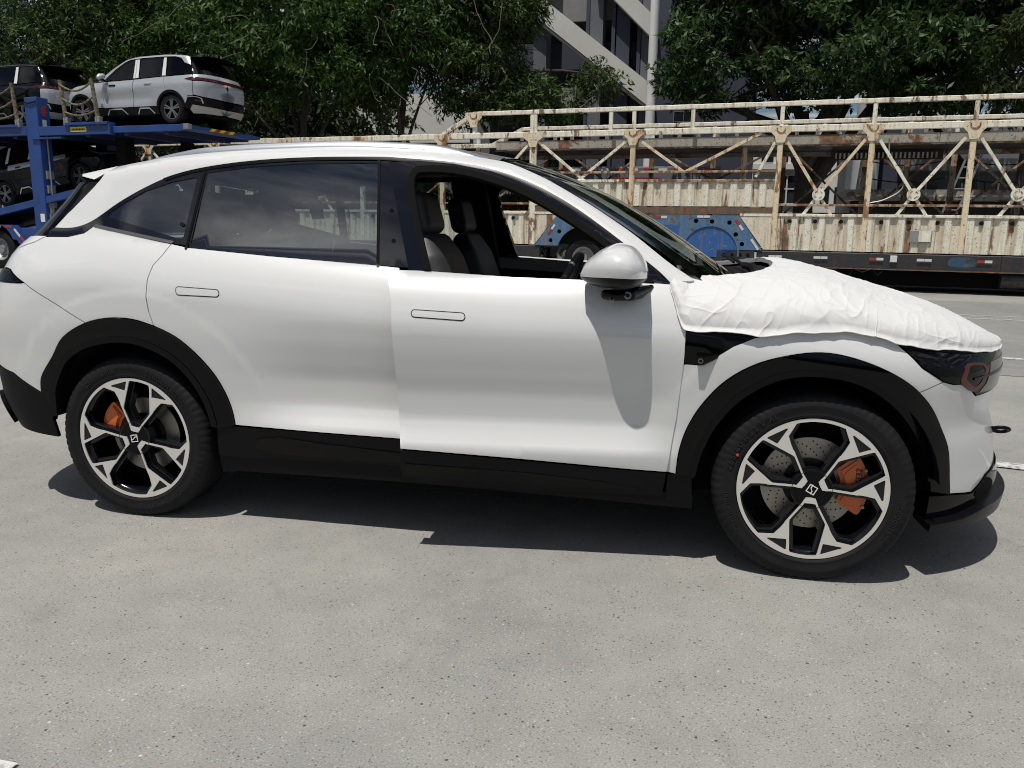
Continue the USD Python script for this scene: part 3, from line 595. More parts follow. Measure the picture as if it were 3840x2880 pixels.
obj('door_cladding', panel(CAR, clad, .002, xf=ajar), SB, fdoor)
obj('lower_strip', panel(CAR, [(1.32, 0.392), (1.8, 0.372), (2.1, 0.345), (2.28, 0.315), (2.05, 0.312), (1.32, 0.335)], .004, gap=0, xf=ajar), GB, fdoor)
obj('door_cladding', mirror(panel(CAR, clad, .002)), SB, car)
# inside of the open door: edge and lining
inner = Polygon(fd).buffer(-.02)
obj('door_lining', panel(CAR, inner, -.055, depth=-.04, gap=0, res=.06, xf=ajar), M['interior'], fdoor)
obj('door_edge', panel(CAR, Polygon(fd).union(Polygon(clad)).buffer(-.006).difference(Polygon(fd).union(Polygon(clad)).buffer(-.03)), -.014, depth=.05, gap=0, res=.06, xf=ajar), SB, fdoor)
def handle(pts, name, parent, xf=None):
    pl = Polygon(pts).buffer(-.0142).buffer(.0137)
    mir = lambda m: m
    fl = panel(CAR, pl, .0025, res=.02, depth=.005, gap=.0028, xf=xf)
    seam = panel(CAR, pl.buffer(.0010).difference(pl.buffer(-.0018)), .0012, res=.012, depth=0, gap=0, xf=xf)
    return fl, seam
hr = [(0.2648, 1.0576), (0.4648, 1.0486), (0.4793, 1.016), (0.2752, 1.0199)]
hf = [(1.3358, 1.0096), (1.5504, 1.0001), (1.5601, 0.9684), (1.3497, 0.9789)]
a, b = handle(hr, 'h', car)
both('door_handle', a, WP); both('handle_seam', b, M['dark'])
a, b = handle(hf, 'h', car, ajar)
obj('door_handle', a, WP, fdoor); obj('handle_seam', b, M['dark'], fdoor)
a, b = handle(hf, 'h', car)
obj('door_handle', mirror(a), WP, car); obj('handle_seam', mirror(b), M['dark'], car)
# sill and cladding
both('sill_cladding', panel(CAR, [(0.4175, 0.4447), (0.5074, 0.4552), (0.8, 0.4552), (1.268, 0.4507), (1.262, 0.325), (0.52, 0.312), (0.41, 0.315)], .002, gap=.001), SB)
both('sill_strip', panel(CAR, [(0.6, 0.405), (0.72, 0.425), (0.95, 0.408), (1.26, 0.392), (1.258, 0.345), (0.95, 0.34), (0.72, 0.345), (0.6, 0.36)], .006, gap=0), GB)
both('rocker', panel(CAR, [(0.41, 0.315), (0.52, 0.312), (1.262, 0.325), (2.36, 0.305), (2.4626, 0.3), (2.4626, 0.236), (1.25, 0.245), (0.493, 0.238), (0.4062, 0.226)], -.002, gap=.001, depth=.1), M['matte_black'])
both('arch_foot', panel(CAR, [(2.3596, 0.3874), (2.4544, 0.384), (2.4626, 0.2397), (2.3556, 0.2747)], .004, gap=.001), SB)
ring_r = arch_r2[::-1][::-1]
ring_r = Polygon(arch_r2 + arch_r[1:] + [(-0.4153, 0.5), (-0.4046, 0.42)] + arch_r_in[::-1][7:])
both('wheel_arch_trim', panel(CAR, ring_r, .010, res=.025, gap=.001, depth=.03), GB)
lip = lambda pts, w: Polygon(pts + [(p[0], p[1]) for p in LineString(pts).parallel_offset(w, 'left').coords][::1]) if False else LineString(pts).buffer(w, single_sided=True)
both('arch_lip', panel(CAR, LineString(arch_r_in[2:-6]).buffer(.014), .014, res=.02, gap=0, depth=.06), SB)
ring_f = Polygon(arch_f + arch_f_in[:-5])
both('wheel_arch_trim', panel(CAR, ring_f, .010, res=.025, gap=.001, depth=.05), GB)
both('arch_lip', panel(CAR, LineString(arch_f_in[1:-8]).buffer(.012), .014, res=.02, gap=0, depth=.06), SB)
# front wing, vent, headlight, bumper, splitter
fender = Polygon([(2.3503, 0.395), (2.3777, 0.609), (2.392, 0.827)] + fend_top + arch_f[16:])
both('front_wing', panel(CAR, fender, 0, res=.02), WP)
vent = [(2.4016, 0.9638), (2.7273, 0.9598), (2.6512, 0.9387), (2.5747, 0.9036), (2.5072, 0.8555), (2.4728, 0.8274), (2.397, 0.8277)]
both('side_vent', panel(CAR, vent, -.006, gap=.001), GB)
pod = cat_([trimesh.convex.convex_hull(np.vstack([CAR.pt([2.444, 2.53, 2.52, 2.475, 2.450], [.872, .872, .855, .826, .826], 0.0), CAR.pt([2.446, 2.476, 2.472, 2.452], [.868, .864, .832, .830], .030)]))])
both('vent_camera', pod, GB, smooth=False)
lc = CAR.pt(2.462, .848, .031)
both('camera_lens', T(trimesh.creation.annulus(.006, .010, .003, sections=20), lc, rx=90), M['grey_trim'])
lamp = [(3.1665, .9372), (3.33, .9195), (3.5535, .8927), (3.75, .889), (4.0, .888), (NOSE, .888), (NOSE, .722), (3.85, .722), (3.668, .7213), (3.5708, .7194), (3.51, .7564), (3.4677, .7758), (3.4077, .7765), (3.356, .7895), (3.2571, .8445)]
both('headlight', panel(CAR, lamp, .004, res=.02, depth=.05), GB)
ringp = smooth_poly([(3.4771, .8469), (3.5832, .8419), (3.6244, .823), (3.6288, .8036), (3.6055, .7719), (3.5749, .7478), (3.5333, .7391), (3.485, .757), (3.44, .785), (3.4562, .8155)], 4)
ringo = Polygon(ringp)
both('lamp_ring', panel(CAR, ringo.difference(affinity.translate(affinity.scale(ringo, .70, .74), .004, .004)), .0062, res=.01, depth=.002, gap=0), M['lamp_tape'])
both('lamp_lens', panel(CAR, Polygon([(3.6587, .838), (3.9, .843), (NOSE, .845), (NOSE, .728), (3.8, .728), (3.668, .7275), (3.5826, .7306), (3.6265, .7594), (3.6459, .7973)]), .0062, res=.02, depth=.002, gap=0), M['lamp_grey'])
both('lamp_bar', panel(CAR, Polygon([(3.52, .792), (3.7, .800), (NOSE, .806), (NOSE, .798), (3.7, .790), (3.52, .783)]), .0085, res=.02, depth=.002, gap=0), GB)
bump = Polygon([(3.2578, .7526), (3.356, .7895), (3.4077, .7765), (3.4677, .7738), (3.5098, .7544), (3.5705, .7174), (3.668, .719), (3.85, .720), (NOSE, .72), (NOSE, .40), (3.85, .392), (3.6953, .378), (3.6347, .352), (3.5711, .3274), (3.4318, .3425)] + arch_f[:16][::1][1:])
both('front_bumper', panel(CAR, bump, 0, res=.03), WP)
both('splitter', panel(CAR, [(3.3323, .3452), (3.4318, .3405), (3.5714, .3254), (3.6347, .350), (3.6953, .376), (3.85, .390), (NOSE, .398), (NOSE, .20), (3.7218, .205), (3.5388, .2107), (3.4339, .2236), (3.3303, .2202)], .008, res=.025, gap=.001, depth=.06), GB)
both('splitter_blade', panel(CAR, [(3.3295, 0.2454), (3.4757, 0.2522), (3.6254, 0.275), (NOSE, .28), (NOSE, .215), (3.6254, 0.22), (3.4777, 0.2216), (3.3304, 0.2171)], .045, res=.025, gap=0, depth=.09), SB)
both('corner_duct', panel(CAR, Polygon(smooth_poly([(3.585, .315), (3.6186, .352), (3.70, .366), (3.76, .33), (3.70, .297), (3.62, .297)], 3)).buffer(0), .011, res=.02, gap=0, depth=.001), M['dark'])
hook = cat_([trimesh.creation.torus(.026, .0075, 28, 10), T(trimesh.creation.cylinder(.012, .12, sections=12), (-.080, 0, 0), ry=90)])
hook.vertices *= [1.15, 1.0, 1]
obj('towing_eye', T(hook, (3.702, -.42, 0.531), rx=-32, rz=-4), SB, car, 30)
# greenhouse: roof and pillars (white), black window surround, glass
trim_top = [(-0.4395, 1.2912), (-0.3187, 1.2915), (-0.2177, 1.3223), (-0.0942, 1.4052), (0.0241, 1.472), (0.1454, 1.5242), (0.3013, 1.5618), (0.516, 1.5899), (0.7627, 1.6047), (1.0695, 1.6079), (1.1969, 1.6021), (1.4195, 1.5847), (1.5752, 1.5588), (1.7334, 1.5087), (1.8911, 1.432), (2.044, 1.337), (2.2673, 1.1789), (2.3326, 1.1226)]
rx_ = np.concatenate([np.linspace(2.42, 1.62, 22), np.linspace(1.58, -.2, 36)])
roof_edge = [(x, float(ip(x, ROOF)) - .0012) for x in rx_]
tt = smooth_poly(trim_top, 5, False)
both('roof_side', panel(CAR, Polygon(tt.tolist() + [(2.345, 1.126), (2.43, 1.1335)] + roof_edge[1:] + [(-0.2187, 1.5075), (-0.2444, 1.4754), (-0.3424, 1.3741)]), 0, res=.03), WP)
obj('roof', roof_mesh(CAR, np.linspace(-.2, 1.60, 40), .04), WP, car, True)
dlo_low = [(2.3326, 1.1226), (2.2373, 1.1285), (1.703, 1.1385), (1.232, 1.1575), (0.676, 1.1925), (0.2, 1.234), (-0.202, 1.3047), (-0.2463, 1.2726), (-0.3207, 1.2561), (-0.4733, 1.2537), (-0.4395, 1.2912)]
DLO = Polygon(tt.tolist() + dlo_low).buffer(0)
frame_out = [(1.205, 1.575), (1.3293, 1.5817), (1.4768, 1.5706), (1.6227, 1.544), (1.7707, 1.4916), (1.9177, 1.4147), (2.0613, 1.3217), (2.2732, 1.1689), (2.3354, 1.1215), (1.3516, 1.1545), (1.318, 1.1553)]
frame_in = Polygon(smooth_poly([(1.3936, 1.1542), (1.3607, 1.26), (1.3257, 1.38), (1.3049, 1.4789), (1.3101, 1.5268), (1.3442, 1.5488), (1.4782, 1.5453), (1.6251, 1.5128), (1.7727, 1.4575), (1.9192, 1.3771), (2.0623, 1.2849), (2.2193, 1.1739)], 3, False).tolist() + [(2.2605, 1.12), (1.4, 1.12)])
g_rear = Polygon([(0.3099, 1.539), (0.52, 1.5667), (0.7669, 1.5815), (1.0824, 1.5847), (1.136, 1.16), (0.666, 1.186), (0.2879, 1.2144)])
g_q = Polygon([(-.1747, 1.3438), (-.0924, 1.400), (.026, 1.466), (.1481, 1.506), (.278, 1.530), (.268, 1.3978), (.258, 1.243), (.1949, 1.2546)]).buffer(-.02).buffer(.012)
near_rest = DLO.difference(Polygon(frame_out).buffer(.004)).difference(g_rear).difference(g_q)
frame_near = Polygon(frame_out).difference(frame_in)
strip = LineString(tt[24:-4]).buffer(.013, single_sided=False).intersection(DLO.buffer(.001))
obj('window_surround', panel(CAR, near_rest, .001, res=.03, gap=0, depth=.03), M['gloss_pillar'], car)
obj('window_surround', mirror(panel(CAR, DLO.difference(g_rear).difference(g_q).difference(frame_in), .001, res=.03, gap=0, depth=.03)), GB, car)
both('drip_moulding', panel(CAR, strip, .005, res=.02, gap=0, depth=.006), SB)
obj('window_frame', panel(CAR, frame_near, .002, res=.025, gap=0, depth=.05, xf=ajar), M['gloss_pillar'], fdoor)
obj('window_seal', panel(CAR, frame_in.boundary.buffer(.013).intersection(Polygon(frame_out)), .006, res=.015, gap=0, depth=.03, xf=ajar), M['dark'], fdoor)
obj('rear_door_glass', panel(CAR, g_rear.buffer(.004), -.004, res=.05, gap=0, depth=0), M['glass_dark'], car)
obj('rear_door_glass', mirror(panel(CAR, g_rear.buffer(.004), -.004, res=.05, gap=0, depth=0)), M['glass_far'], car)
obj('quarter_glass', panel(CAR, g_q.buffer(.006), -.004, res=.05, gap=0, depth=0), M['glass_dark'], car)
obj('quarter_glass', mirror(panel(CAR, g_q.buffer(.006), -.004, res=.05, gap=0, depth=0)), M['glass_far'], car)
gs = [LineString([(0.3005, 1.545), (0.275, 1.2144)]), LineString([(1.0866, 1.6), (1.1402, 1.16)])]
both('glass_edge_strip', panel(CAR, shapely.union_all([g.buffer(.0055) for g in gs]), .004, res=.02, gap=0, depth=.006), SB)
both('sill_moulding', panel(CAR, Polygon([(-0.19, 1.309), (0.212, 1.2425), (0.2, 1.2315), (-0.2, 1.2987)]), .004, res=.02, gap=0, depth=.008), M['grey_trim'])
for s_, z_ in ((1.17, 1.385), (1.195, 1.262), (0.235, 1.315)):
    both('screw_plug', T(trimesh.creation.annulus(.004, .0085, .003, sections=16), CAR.pt(s_, z_, .003), rx=76), M['satin_black'])
# windscreen, tailgate glass, spoiler, roof rails
E_ = np.array([(x, -float(CAR.W(x, z)) + .01, z) for x, z in [(1.60, 1.600), (1.65, 1.584), (1.746, 1.549), (1.86, 1.495), (1.979, 1.430), (2.139, 1.332), (2.30, 1.229), (2.45, 1.132), (2.52, 1.085)]])
C_ = np.array([(1.56, 1.64), (1.63, 1.625), (1.76, 1.588), (1.90, 1.533), (2.07, 1.455), (2.25, 1.355), (2.41, 1.255), (2.56, 1.155), (2.64, 1.10)])
C_ = np.c_[C_[:, 0], 0 * C_[:, 0], C_[:, 1]]
obj('windscreen', loft(E_, C_, 25, 2.2), M['glass_clear'], car, True)
wsb = loft(E_, C_, 25, 2.2)
vv = np.array(wsb.vertices).reshape(len(E_), 25, 3)
edge = []
for j in (slice(0, 3), slice(22, 25)):
    P = vv[:, j] + [0, 0, .003]; edge.append(grid_mesh(P))
edge.append(grid_mesh(vv[:2] + [0, 0, .003]))
obj('windscreen_border', cat_(edge), GB, car, True)
s_ = np.linspace(-.42, TAIL, 26); zz = np.linspace(1.26, 1.50, 14)
def wrap(zs, s0, off=0.):
    out = []
    for z in zs:
        st = float(ip(z, s0)); sv = np.linspace(st, TAIL, 26); out.append(CAR.pt(sv, np.full(26, z), off))
    return np.stack(out)
rg = wrap(zz, [(1.25, -.4463), (1.2912, -.4195), (1.3741, -.3395), (1.4754, -.2444), (1.51, -.22)], -.004)
obj('tailgate_glass', cat_([grid_mesh(rg), mirror(grid_mesh(rg))]), GB, car, True)
spe = np.array([(-.160, 1.571, .684), (-.352, 1.535, .684), (-.350, 1.525, .690), (-.258, 1.509, .729)]); spc = np.array([(-.15, 1.612, .684), (-.48, 1.570, .684), (-.475, 1.556, .690), (-.28, 1.535, .729)])
sec = []
for q in np.linspace(-1, 1, 31):
    b = spe + (spc - spe) * (1 - abs(q) ** 3); sec.append(np.stack([b[:, 0], spe[:, 2] * q, b[:, 1]], 1))
sec = np.stack(sec)
sp = grid_mesh(np.concatenate([sec, sec[:, :1]], 1))
caps = [trimesh.Trimesh(sec[i], [[0, 1, 2], [0, 2, 3]], process=False) for i in (0, -1)]
obj('roof_spoiler', cat_([sp] + caps), WP, car, 35)
rl = np.linspace(-.02, 1.56, 34); rh = .024 * np.clip(np.minimum((rl + .02) / .25, (1.56 - rl) / .25), 0, 1) ** .7
ry_ = -(CAR.W(rl, ip(rl, ROOF) - .002)) + .006
rail = np.stack([np.stack([rl, ry_ - .012, ip(rl, ROOF) - .012 + rh * .2], 1), np.stack([rl, ry_ - .004, ip(rl, ROOF) - .004 + rh], 1), np.stack([rl, ry_ + .028, ip(rl, ROOF) + rh + .002], 1), np.stack([rl, ry_ + .046, ip(rl, ROOF) - .006], 1)], 1)
both('roof_rail', grid_mesh(rail, True), M['satin_silver'], smooth=40)
# wing mirror (near one turns with the door)
def mirror_head():
    "sections across the car at a row of stations from the glass (rear) to the front, creased half way down"
    kx = lambda pts: [(2.39 + (x - 2.39) * 1.0133, 1.333 + (z - 1.333) * 1.0133) for x, z in pts]
    XZ = kx([(2.012, 1.166), (2.022, 1.200), (2.05, 1.228), (2.10, 1.262), (2.143, 1.275), (2.185, 1.268), (2.222, 1.240), (2.240, 1.214), (2.252, 1.180)])
    YO = [(2.006, 1.03), (2.04, 1.07), (2.08, 1.11), (2.12, 1.138), (2.15, 1.145), (2.19, 1.138), (2.22, 1.11), (2.24, 1.07), (2.251, 1.02)]
    BOT = kx([(2.012, 1.140), (2.05, 1.124), (2.11, 1.117), (2.20, 1.119), (2.235, 1.132), (2.252, 1.150)])
    up, lo = [], []
    for x in np.linspace(2.007, 2.250, 26):
        zt, yo, zb = float(ip(x, XZ)), float(ip(x, YO)), float(ip(x, BOT))
        zc = 1.190 - .018 * abs((x - 2.13) / .12) ** 2; zl = max(zb + .003, 1.154 - .004 * abs((x - 2.13) / .12))
        zc = min(zc, zt - .002); yi = .93
        a = np.linspace(np.pi / 2, 0, 12)
        arc_ = [(yi + (yo - yi) * math.cos(t) ** .80, zc + (zt - zc) * math.sin(t) ** .95) for t in a]
        wall = [(yo + .002 * math.sin(t * math.pi) - .006 * t, zc + (zl - zc) * t) for t in (.12, .5, 1.)]
        under = [(yo - .006 - .0005, zl - .0015), (yo - .020, (zl + zb) / 2 - .002), (yo - .05, zb), (yi + .02, zb), (yi, zb + .01)]
        up.append([(x, -y, z) for y, z in arc_ + wall]); lo.append([(x, -y, z) for y, z in under])
    up, lo = np.array(up), np.array(lo)
    lo = np.concatenate([up[:, -1:], lo, up[:, :1]], 1)
    ring = [np.vstack([up[i], lo[i, 1:-1]]) for i in (0, -1)]
    caps = [trimesh.Trimesh(np.vstack([r, r.mean(0)]), [[k, (k + 1) % len(r), len(r)] for k in range(len(r))], process=False) for r in ring]
    return grid_mesh(up), grid_mesh(lo), caps
up_m, lo_m, capc = mirror_head()
if up_m.face_normals[:, 2].mean() < 0: up_m.invert()
if lo_m.face_normals[:, 2].mean() > 0: lo_m.invert()
foot = (lambda m: trimesh.Trimesh(m.vert_properties[:, :3], m.tri_verts))(manifold3d.Manifold.batch_hull([manifold3d.Manifold.sphere(r, 18).translate(p) for p, r in (((2.100, -1.000, 1.084), .019), ((2.130, -1.018, 1.082), .020), ((2.192, -.985, 1.084), .022), ((2.262, -.885, 1.108), .010), ((2.11, -.87, 1.088), .02), ((2.235, -.87, 1.084), .02))]).to_mesh())
neck = T(trimesh.creation.cylinder(.030, .03, sections=20), (2.152, -.975, 1.114))
mirror_parts = [('mirror_cap', up_m, WP, 25), ('mirror_base_shell', lo_m, SB, 30), ('mirror_glass', capc[0], GB, False), ('mirror_front', capc[1], WP, False), ('mirror_foot', foot, GB, 50), ('mirror_neck', neck, GB, 40),
                ('mirror_camera', T(trimesh.creation.annulus(.008, .014, .006, sections=20), (2.182, -1.012, 1.084), rx=75, rz=20), M['steel'], False), ('mirror_sensor', T(trimesh.creation.annulus(.005, .009, .006, sections=16), (2.126, -1.034, 1.070), rx=50), M['steel'], False)]
dtheta = lambda m: ajar(m)
for nm, m, mm, sm in mirror_parts:
    obj(nm, m, mm, fdoor, sm); obj(nm, mirror(m), mm, car, sm)
both('quarter_light', panel(CAR, Polygon([(2.16, 1.21), (2.2193, 1.17), (2.262, 1.129), (2.12, 1.131)]), -.012, res=.05, gap=0, depth=0, xf=None), GB)
# bonnet under the cover, scuttle, wiper
HEM = [(2.336, 1.1227), (2.36, 1.06), (2.4016, .9638), (2.7273, .9568), (2.8192, .97), (2.9537, .9774), (3.0294, .9705), (3.1665, .9372), (3.3307, .9174), (3.5545, .8916), (3.68, .886), (NOSE, .884)]
ZTOP = [(2.3, 1.19), (2.5, 1.188), (2.82, 1.184), (3.0, 1.15), (3.17, 1.10), (3.33, 1.056), (3.485, 1.002), (3.6, .945), (3.66, .910), (3.70, .893), (3.73, .885)]
def bonnet_pt(s, q, lift=0.):
    "q 0 at the hem of the flank, 1 on the centre line"
    s, q = np.asarray(s, float), np.asarray(q, float)
    hz = ip(s, HEM); H = CAR.S(s, hz)
    xc = np.where(s < 2.9, np.maximum(s, 2.30), 2.9 + (3.727 - 2.9) * np.sin(np.clip((s - 2.9) / 1.3, 0, 1) * np.pi / 2) ** .82)
    zc = np.maximum(ip(xc, ZTOP), hz)
    C = np.stack([xc, 0 * s, zc], -1)
    dz = (zc - hz)
    P1 = H + np.stack([0 * s, -.015 + 0 * s, .66 * dz], -1)
    P2 = np.stack([H[..., 0] * .35 + xc * .65, H[..., 1] * .78, hz + dz * 1.02], -1)
    t = q[..., None]
    P = H * (1 - t) ** 3 + 3 * P1 * t * (1 - t) ** 2 + 3 * P2 * t * t * (1 - t) + C * t ** 3
    return P
sv = np.concatenate([np.linspace(2.34, 2.9, 150), np.linspace(2.9035, 3.6, 190), np.linspace(3.608, NOSE, 70)])
def qmax(s):
    if s > 2.76: return 1.
    q = np.linspace(0, 1, 200); p = bonnet_pt(np.full(200, s), q)
    inside = (np.clip((p[:, 0] - 2.28) / .48, 0, None) ** 3 + np.abs(p[:, 1] / .74) ** 4) < 1
    return q[np.argmax(inside)] if inside.any() else 1.
QM = np.array([qmax(s) for s in sv])
NQ = 200
qs = np.linspace(0, 1, NQ)
G = bonnet_pt(np.repeat(sv[:, None], NQ, 1), qs[None] * QM[:, None])
du, dv = np.gradient(G, axis=0), np.gradient(G, axis=1)
Nn = np.cross(du, dv); Nn /= np.maximum(np.linalg.norm(Nn, axis=2, keepdims=True), 1e-9)
if Nn[len(sv) // 2, NQ - 5, 2] < 0: Nn = -Nn
sk = np.abs(G[:, :, 1]) < 1e-4
obj('bonnet', cat_([grid_mesh(G - Nn * .012), mirror(grid_mesh(G - Nn * .012))]), WP, car, True)
sc = np.stack([np.stack([np.full(25, x), np.linspace(-.80, .80, 25), z - .0 * np.linspace(-1, 1, 25) ** 2 - .045 * np.abs(np.linspace(-1, 1, 25)) ** 2.5], 1) for x, z in ((2.34, 1.105), (2.48, 1.135), (2.6, 1.145), (2.72, 1.158), (2.86, 1.15))])
obj('scuttle_panel', grid_mesh(sc), M['matte_black'], car, True)
obj('wiper', cat_([tube([(2.66, -.52, 1.155), (2.64, -.30, 1.172), (2.615, .02, 1.19), (2.60, .3, 1.19)], .008, 6), tube([(2.67, -.53, 1.15), (2.66, -.50, 1.178), (2.63, -.42, 1.180)], .016, 6), tube([(2.59, -.35, 1.19), (2.575, .05, 1.203), (2.57, .40, 1.198)], .006, 6)]), M['matte_black'], car, 30)
# wheel housings, underside, cabin
for xc in (0, 2.9):
    for sd in (-1, 1):
        a = np.radians(np.linspace(-8 if xc == 0 else 6, 172 if xc == 0 else 188, 28)); rr = .452
        P = np.stack([np.stack([xc + rr * np.cos(a), np.full(28, y), .365 + rr * np.sin(a)], 1) for y in (sd * .905, sd * .60)])
        back = trimesh.Trimesh(np.vstack([P[1], [[xc, sd * .60, .365]]]), [[j, j + 1, 28] for j in range(27)], process=False)
        obj('wheel_housing', cat_([grid_mesh(P), back]), M['dark'], car)
obj('underbody', cat_([box(-.42, 3.40, -.58, .58, .22, .42), box(-.75, -.42, -.5, .5, .36, .5), box(.47, 2.43, -.86, .86, .215, .40), box(3.36, 3.50, -.55, .55, .24, .5)]), M['dark'], car)
inner_low = Polygon([(-.9, .60), (-.5, .60), (-.46, .95), (.46, .95), (.53, .45), (2.37, .40), (2.44, .9), (2.5, .955), (2.4, 1.05), (1.7, 1.10), (.7, 1.15), (.2, 1.19), (-.4, 1.21), (-.9, 1.0)])
obj('inner_panel', panel(CAR, inner_low.intersection(shapely.box(-2, 0, 1.22, 3)), -.07, res=.08, gap=0, depth=0), M['dark'], car)
obj('inner_panel', mirror(panel(CAR, inner_low, -.07, res=.08, gap=0, depth=0)), M['dark'], car)
obj('cabin_floor', box(.2, 2.5, -.84, .84, .41, .46), M['dark'], car)
obj('b_pillar', cat_([bar((1.19, -.78, .45), (1.19, -.78, 1.12), .05, .14, (1, 0, 0)), bar((1.19, -.77, 1.12), (1.14, -.60, 1.58), .05, .12, (1, 0, 0))]), M['interior'], car)
obj('b_pillar', mirror(cat_([bar((1.19, -.78, .45), (1.19, -.78, 1.12), .05, .16, (1, 0, 0)), bar((1.19, -.77, 1.12), (1.14, -.60, 1.58), .05, .2, (1, 0, 0))])), M['interior'], car)
obj('roof_lining', roof_mesh(CAR, np.linspace(-.2, 1.62, 24), .03, inset=.03, drop=.045), M['interior'], car, True)
obj('bulkhead', box(2.40, 2.46, -.84, .84, .45, 1.08), M['dark'], car)
obj('dashboard', trimesh.convex.convex_hull(np.array([(x, y, z) for y in (-.80, .80) for x, z in ((1.98, .75), (1.95, .98), (2.03, 1.045), (2.40, 1.10), (2.42, .75))])), M['interior'], car)
def blob(pts, r, lvl=2):
    h = manifold3d.Manifold.batch_hull([manifold3d.Manifold.sphere(rr, 20).translate(p) for p, rr in zip(np.array(pts, float).tolist(), np.broadcast_to(r, len(pts)))])
    return h
def seat(y0, x0=1.0, w=.25, lm=None):
    lm = lm or M['leather']
    st = UsdGeom.Xform.Define(stage, path_of('front_seat' if x0 > .5 else 'rear_seat', car)).GetPrim()
    lean = .26
    obj('backrest', blob([(x0 + .20, y0 - w + .06, .66), (x0 + .20, y0 + w - .06, .66), (x0 + .03, y0 - w + .09, 1.16), (x0 + .03, y0 + w - .09, 1.16), (x0 - .005, y0 - .13, 1.24), (x0 - .005, y0 + .13, 1.24)], [.075, .075, .065, .065, .05, .05]), lm, st, 40)
    obj('head_restraint', blob([(x0 - .03, y0 - .10, 1.33), (x0 - .03, y0 + .10, 1.33), (x0 - .055, y0 - .09, 1.43), (x0 - .055, y0 + .09, 1.43)], .045), lm, st, 40)
    obj('seat_base', blob([(x0 + .25, y0 - w + .06, .62), (x0 + .25, y0 + w - .06, .62), (x0 + .70, y0 - w + .06, .68), (x0 + .70, y0 + w - .06, .68)], .08), M['leather'], st, 40)
    obj('head_restraint_post', cat_([tube([(x0 - .0, y0 + k, 1.22), (x0 - .03, y0 + k, 1.36)], .007, 6) for k in (-.06, .06)]), M['chrome'], st)
    return st
near_seat = seat(-.40, 1.25, .25, M['seat_grey']); far_seat = seat(.40, 1.20)
obj('seat_wrap', blob([(1.455, -.60, .70), (1.455, -.26, .70), (1.295, -.56, 1.16), (1.295, -.26, 1.16)], [.055, .055, .045, .045]), M['seat_light'], near_seat, 40)
obj('seat_belt', cat_([bar((1.24, -.72, 1.42), (1.44, -.66, .72), .045, .004), bar((1.42, -.665, .80), (1.44, -.65, .70), .03, .02)]), M['seat_light'], car)
for y in (-.38, .38): seat(y, .12, .30)
obj('steering_wheel', T(trimesh.creation.torus(.175, .017, 40, 12), (1.855, -.42, 1.05), ry=-66), M['wheel_grip'], car, True)
obj('steering_hub', cat_([T(box(-.05, .05, -.07, .07, -.03, .03, .015), (1.88, -.42, 1.035), ry=-66), bar((1.88, -.42, 1.03), (2.1, -.42, .96), .08), T(bar((0, -.17, 0), (0, .17, 0), .03), (1.87, -.42, 1.04), ry=-66)]), M['interior'], car)
obj('window_sticker', mirror(panel(CAR, Polygon([(.065, 1.462), (.165, 1.475), (.160, 1.36), (.075, 1.355)]), -.012, gap=0, depth=0, res=.1)), M['paper'], car)
# wheels
TX_R = [('Continental', .318, .021, 118), ('EcoContact', .318, .021, 58), ('Continental', .318, .021, -62)]
TX_F = [('265/40 R 21 V XL', .318, .022, 143), ('EcoContact', .318, .019, -18), ('Continental', .318, .019, 200)]
build_wheel(car, 0, -.938, .372, .255, 50, False, 1, TX_R)
build_wheel(car, 2.9, -.938, .372, .255, -3, True, 1, TX_F)
build_wheel(car, 0, -.938, .372, .255, 20, False, -1)
build_wheel(car, 2.9, -.938, .372, .255, 40, True, -1)

# ------------------------------------------------------------------ the loose cover on the bonnet
def folds(P):
    "sharp creases of a thin sheet: ridged noise in stretched directions plus soft billows, strongest near the hem"
    x, y, z = P[..., 0], P[..., 1], P[..., 2]
    def ridge(p, sd): return 1 - 2 * np.abs(meshkit.noise(p, sd) - .5)
    w = meshkit.fbm(np.stack([x * 5, y * 5, z * 5], -1), 3, 5)[..., None]
    def fam(ax, az, ay, f, g, sd, pw, amp):
        "creases running roughly along one direction: stretched ridged noise, cut to sharp lines"
        u = x * ax + z * az + y * ay; t = x * -az + z * ax
        return ridge(np.stack([u * f, t * g, y * g], -1) + 1.1 * w, sd) ** pw * amp
    side = np.clip((np.abs(y) - .30) / .4, 0, 1)
    fine = fam(.9, .45, .2, 9, 3.0, 3, 9, .0040) + fam(.6, -.8, .1, 12, 4., 7, 12, .0036) + fam(1., .1, -.3, 17, 5.5, 13, 12, .0022) + fam(.3, 1., .2, 14, 4.5, 17, 14, .0022) + fam(.8, -.5, .3, 24, 8., 23, 12, .0012)
    long = ridge(np.stack([x * 2.6, y * 17 + x * 4.0, z * 3.], -1) + .4 * w, 4) ** 7 * .0045 + ridge(np.stack([x * 4., y * 30 + x * 6.0, z * 3.], -1) + .4 * w, 6) ** 9 * .003
    return (fine + (meshkit.fbm(np.stack([x * 6, y * 6, z * 6], -1), 3, 2) - .5) * .006) * (.15 + .85 * side) + long * (1 - side * .75)
Gm = G[:, ::-1] * [1, -1, 1]
top = G + Nn * (.008 + folds(G))[..., None]
Nm = Nn[:, ::-1] * [1, -1, 1]
topm = Gm + Nm * (.008 + folds(Gm))[..., None]
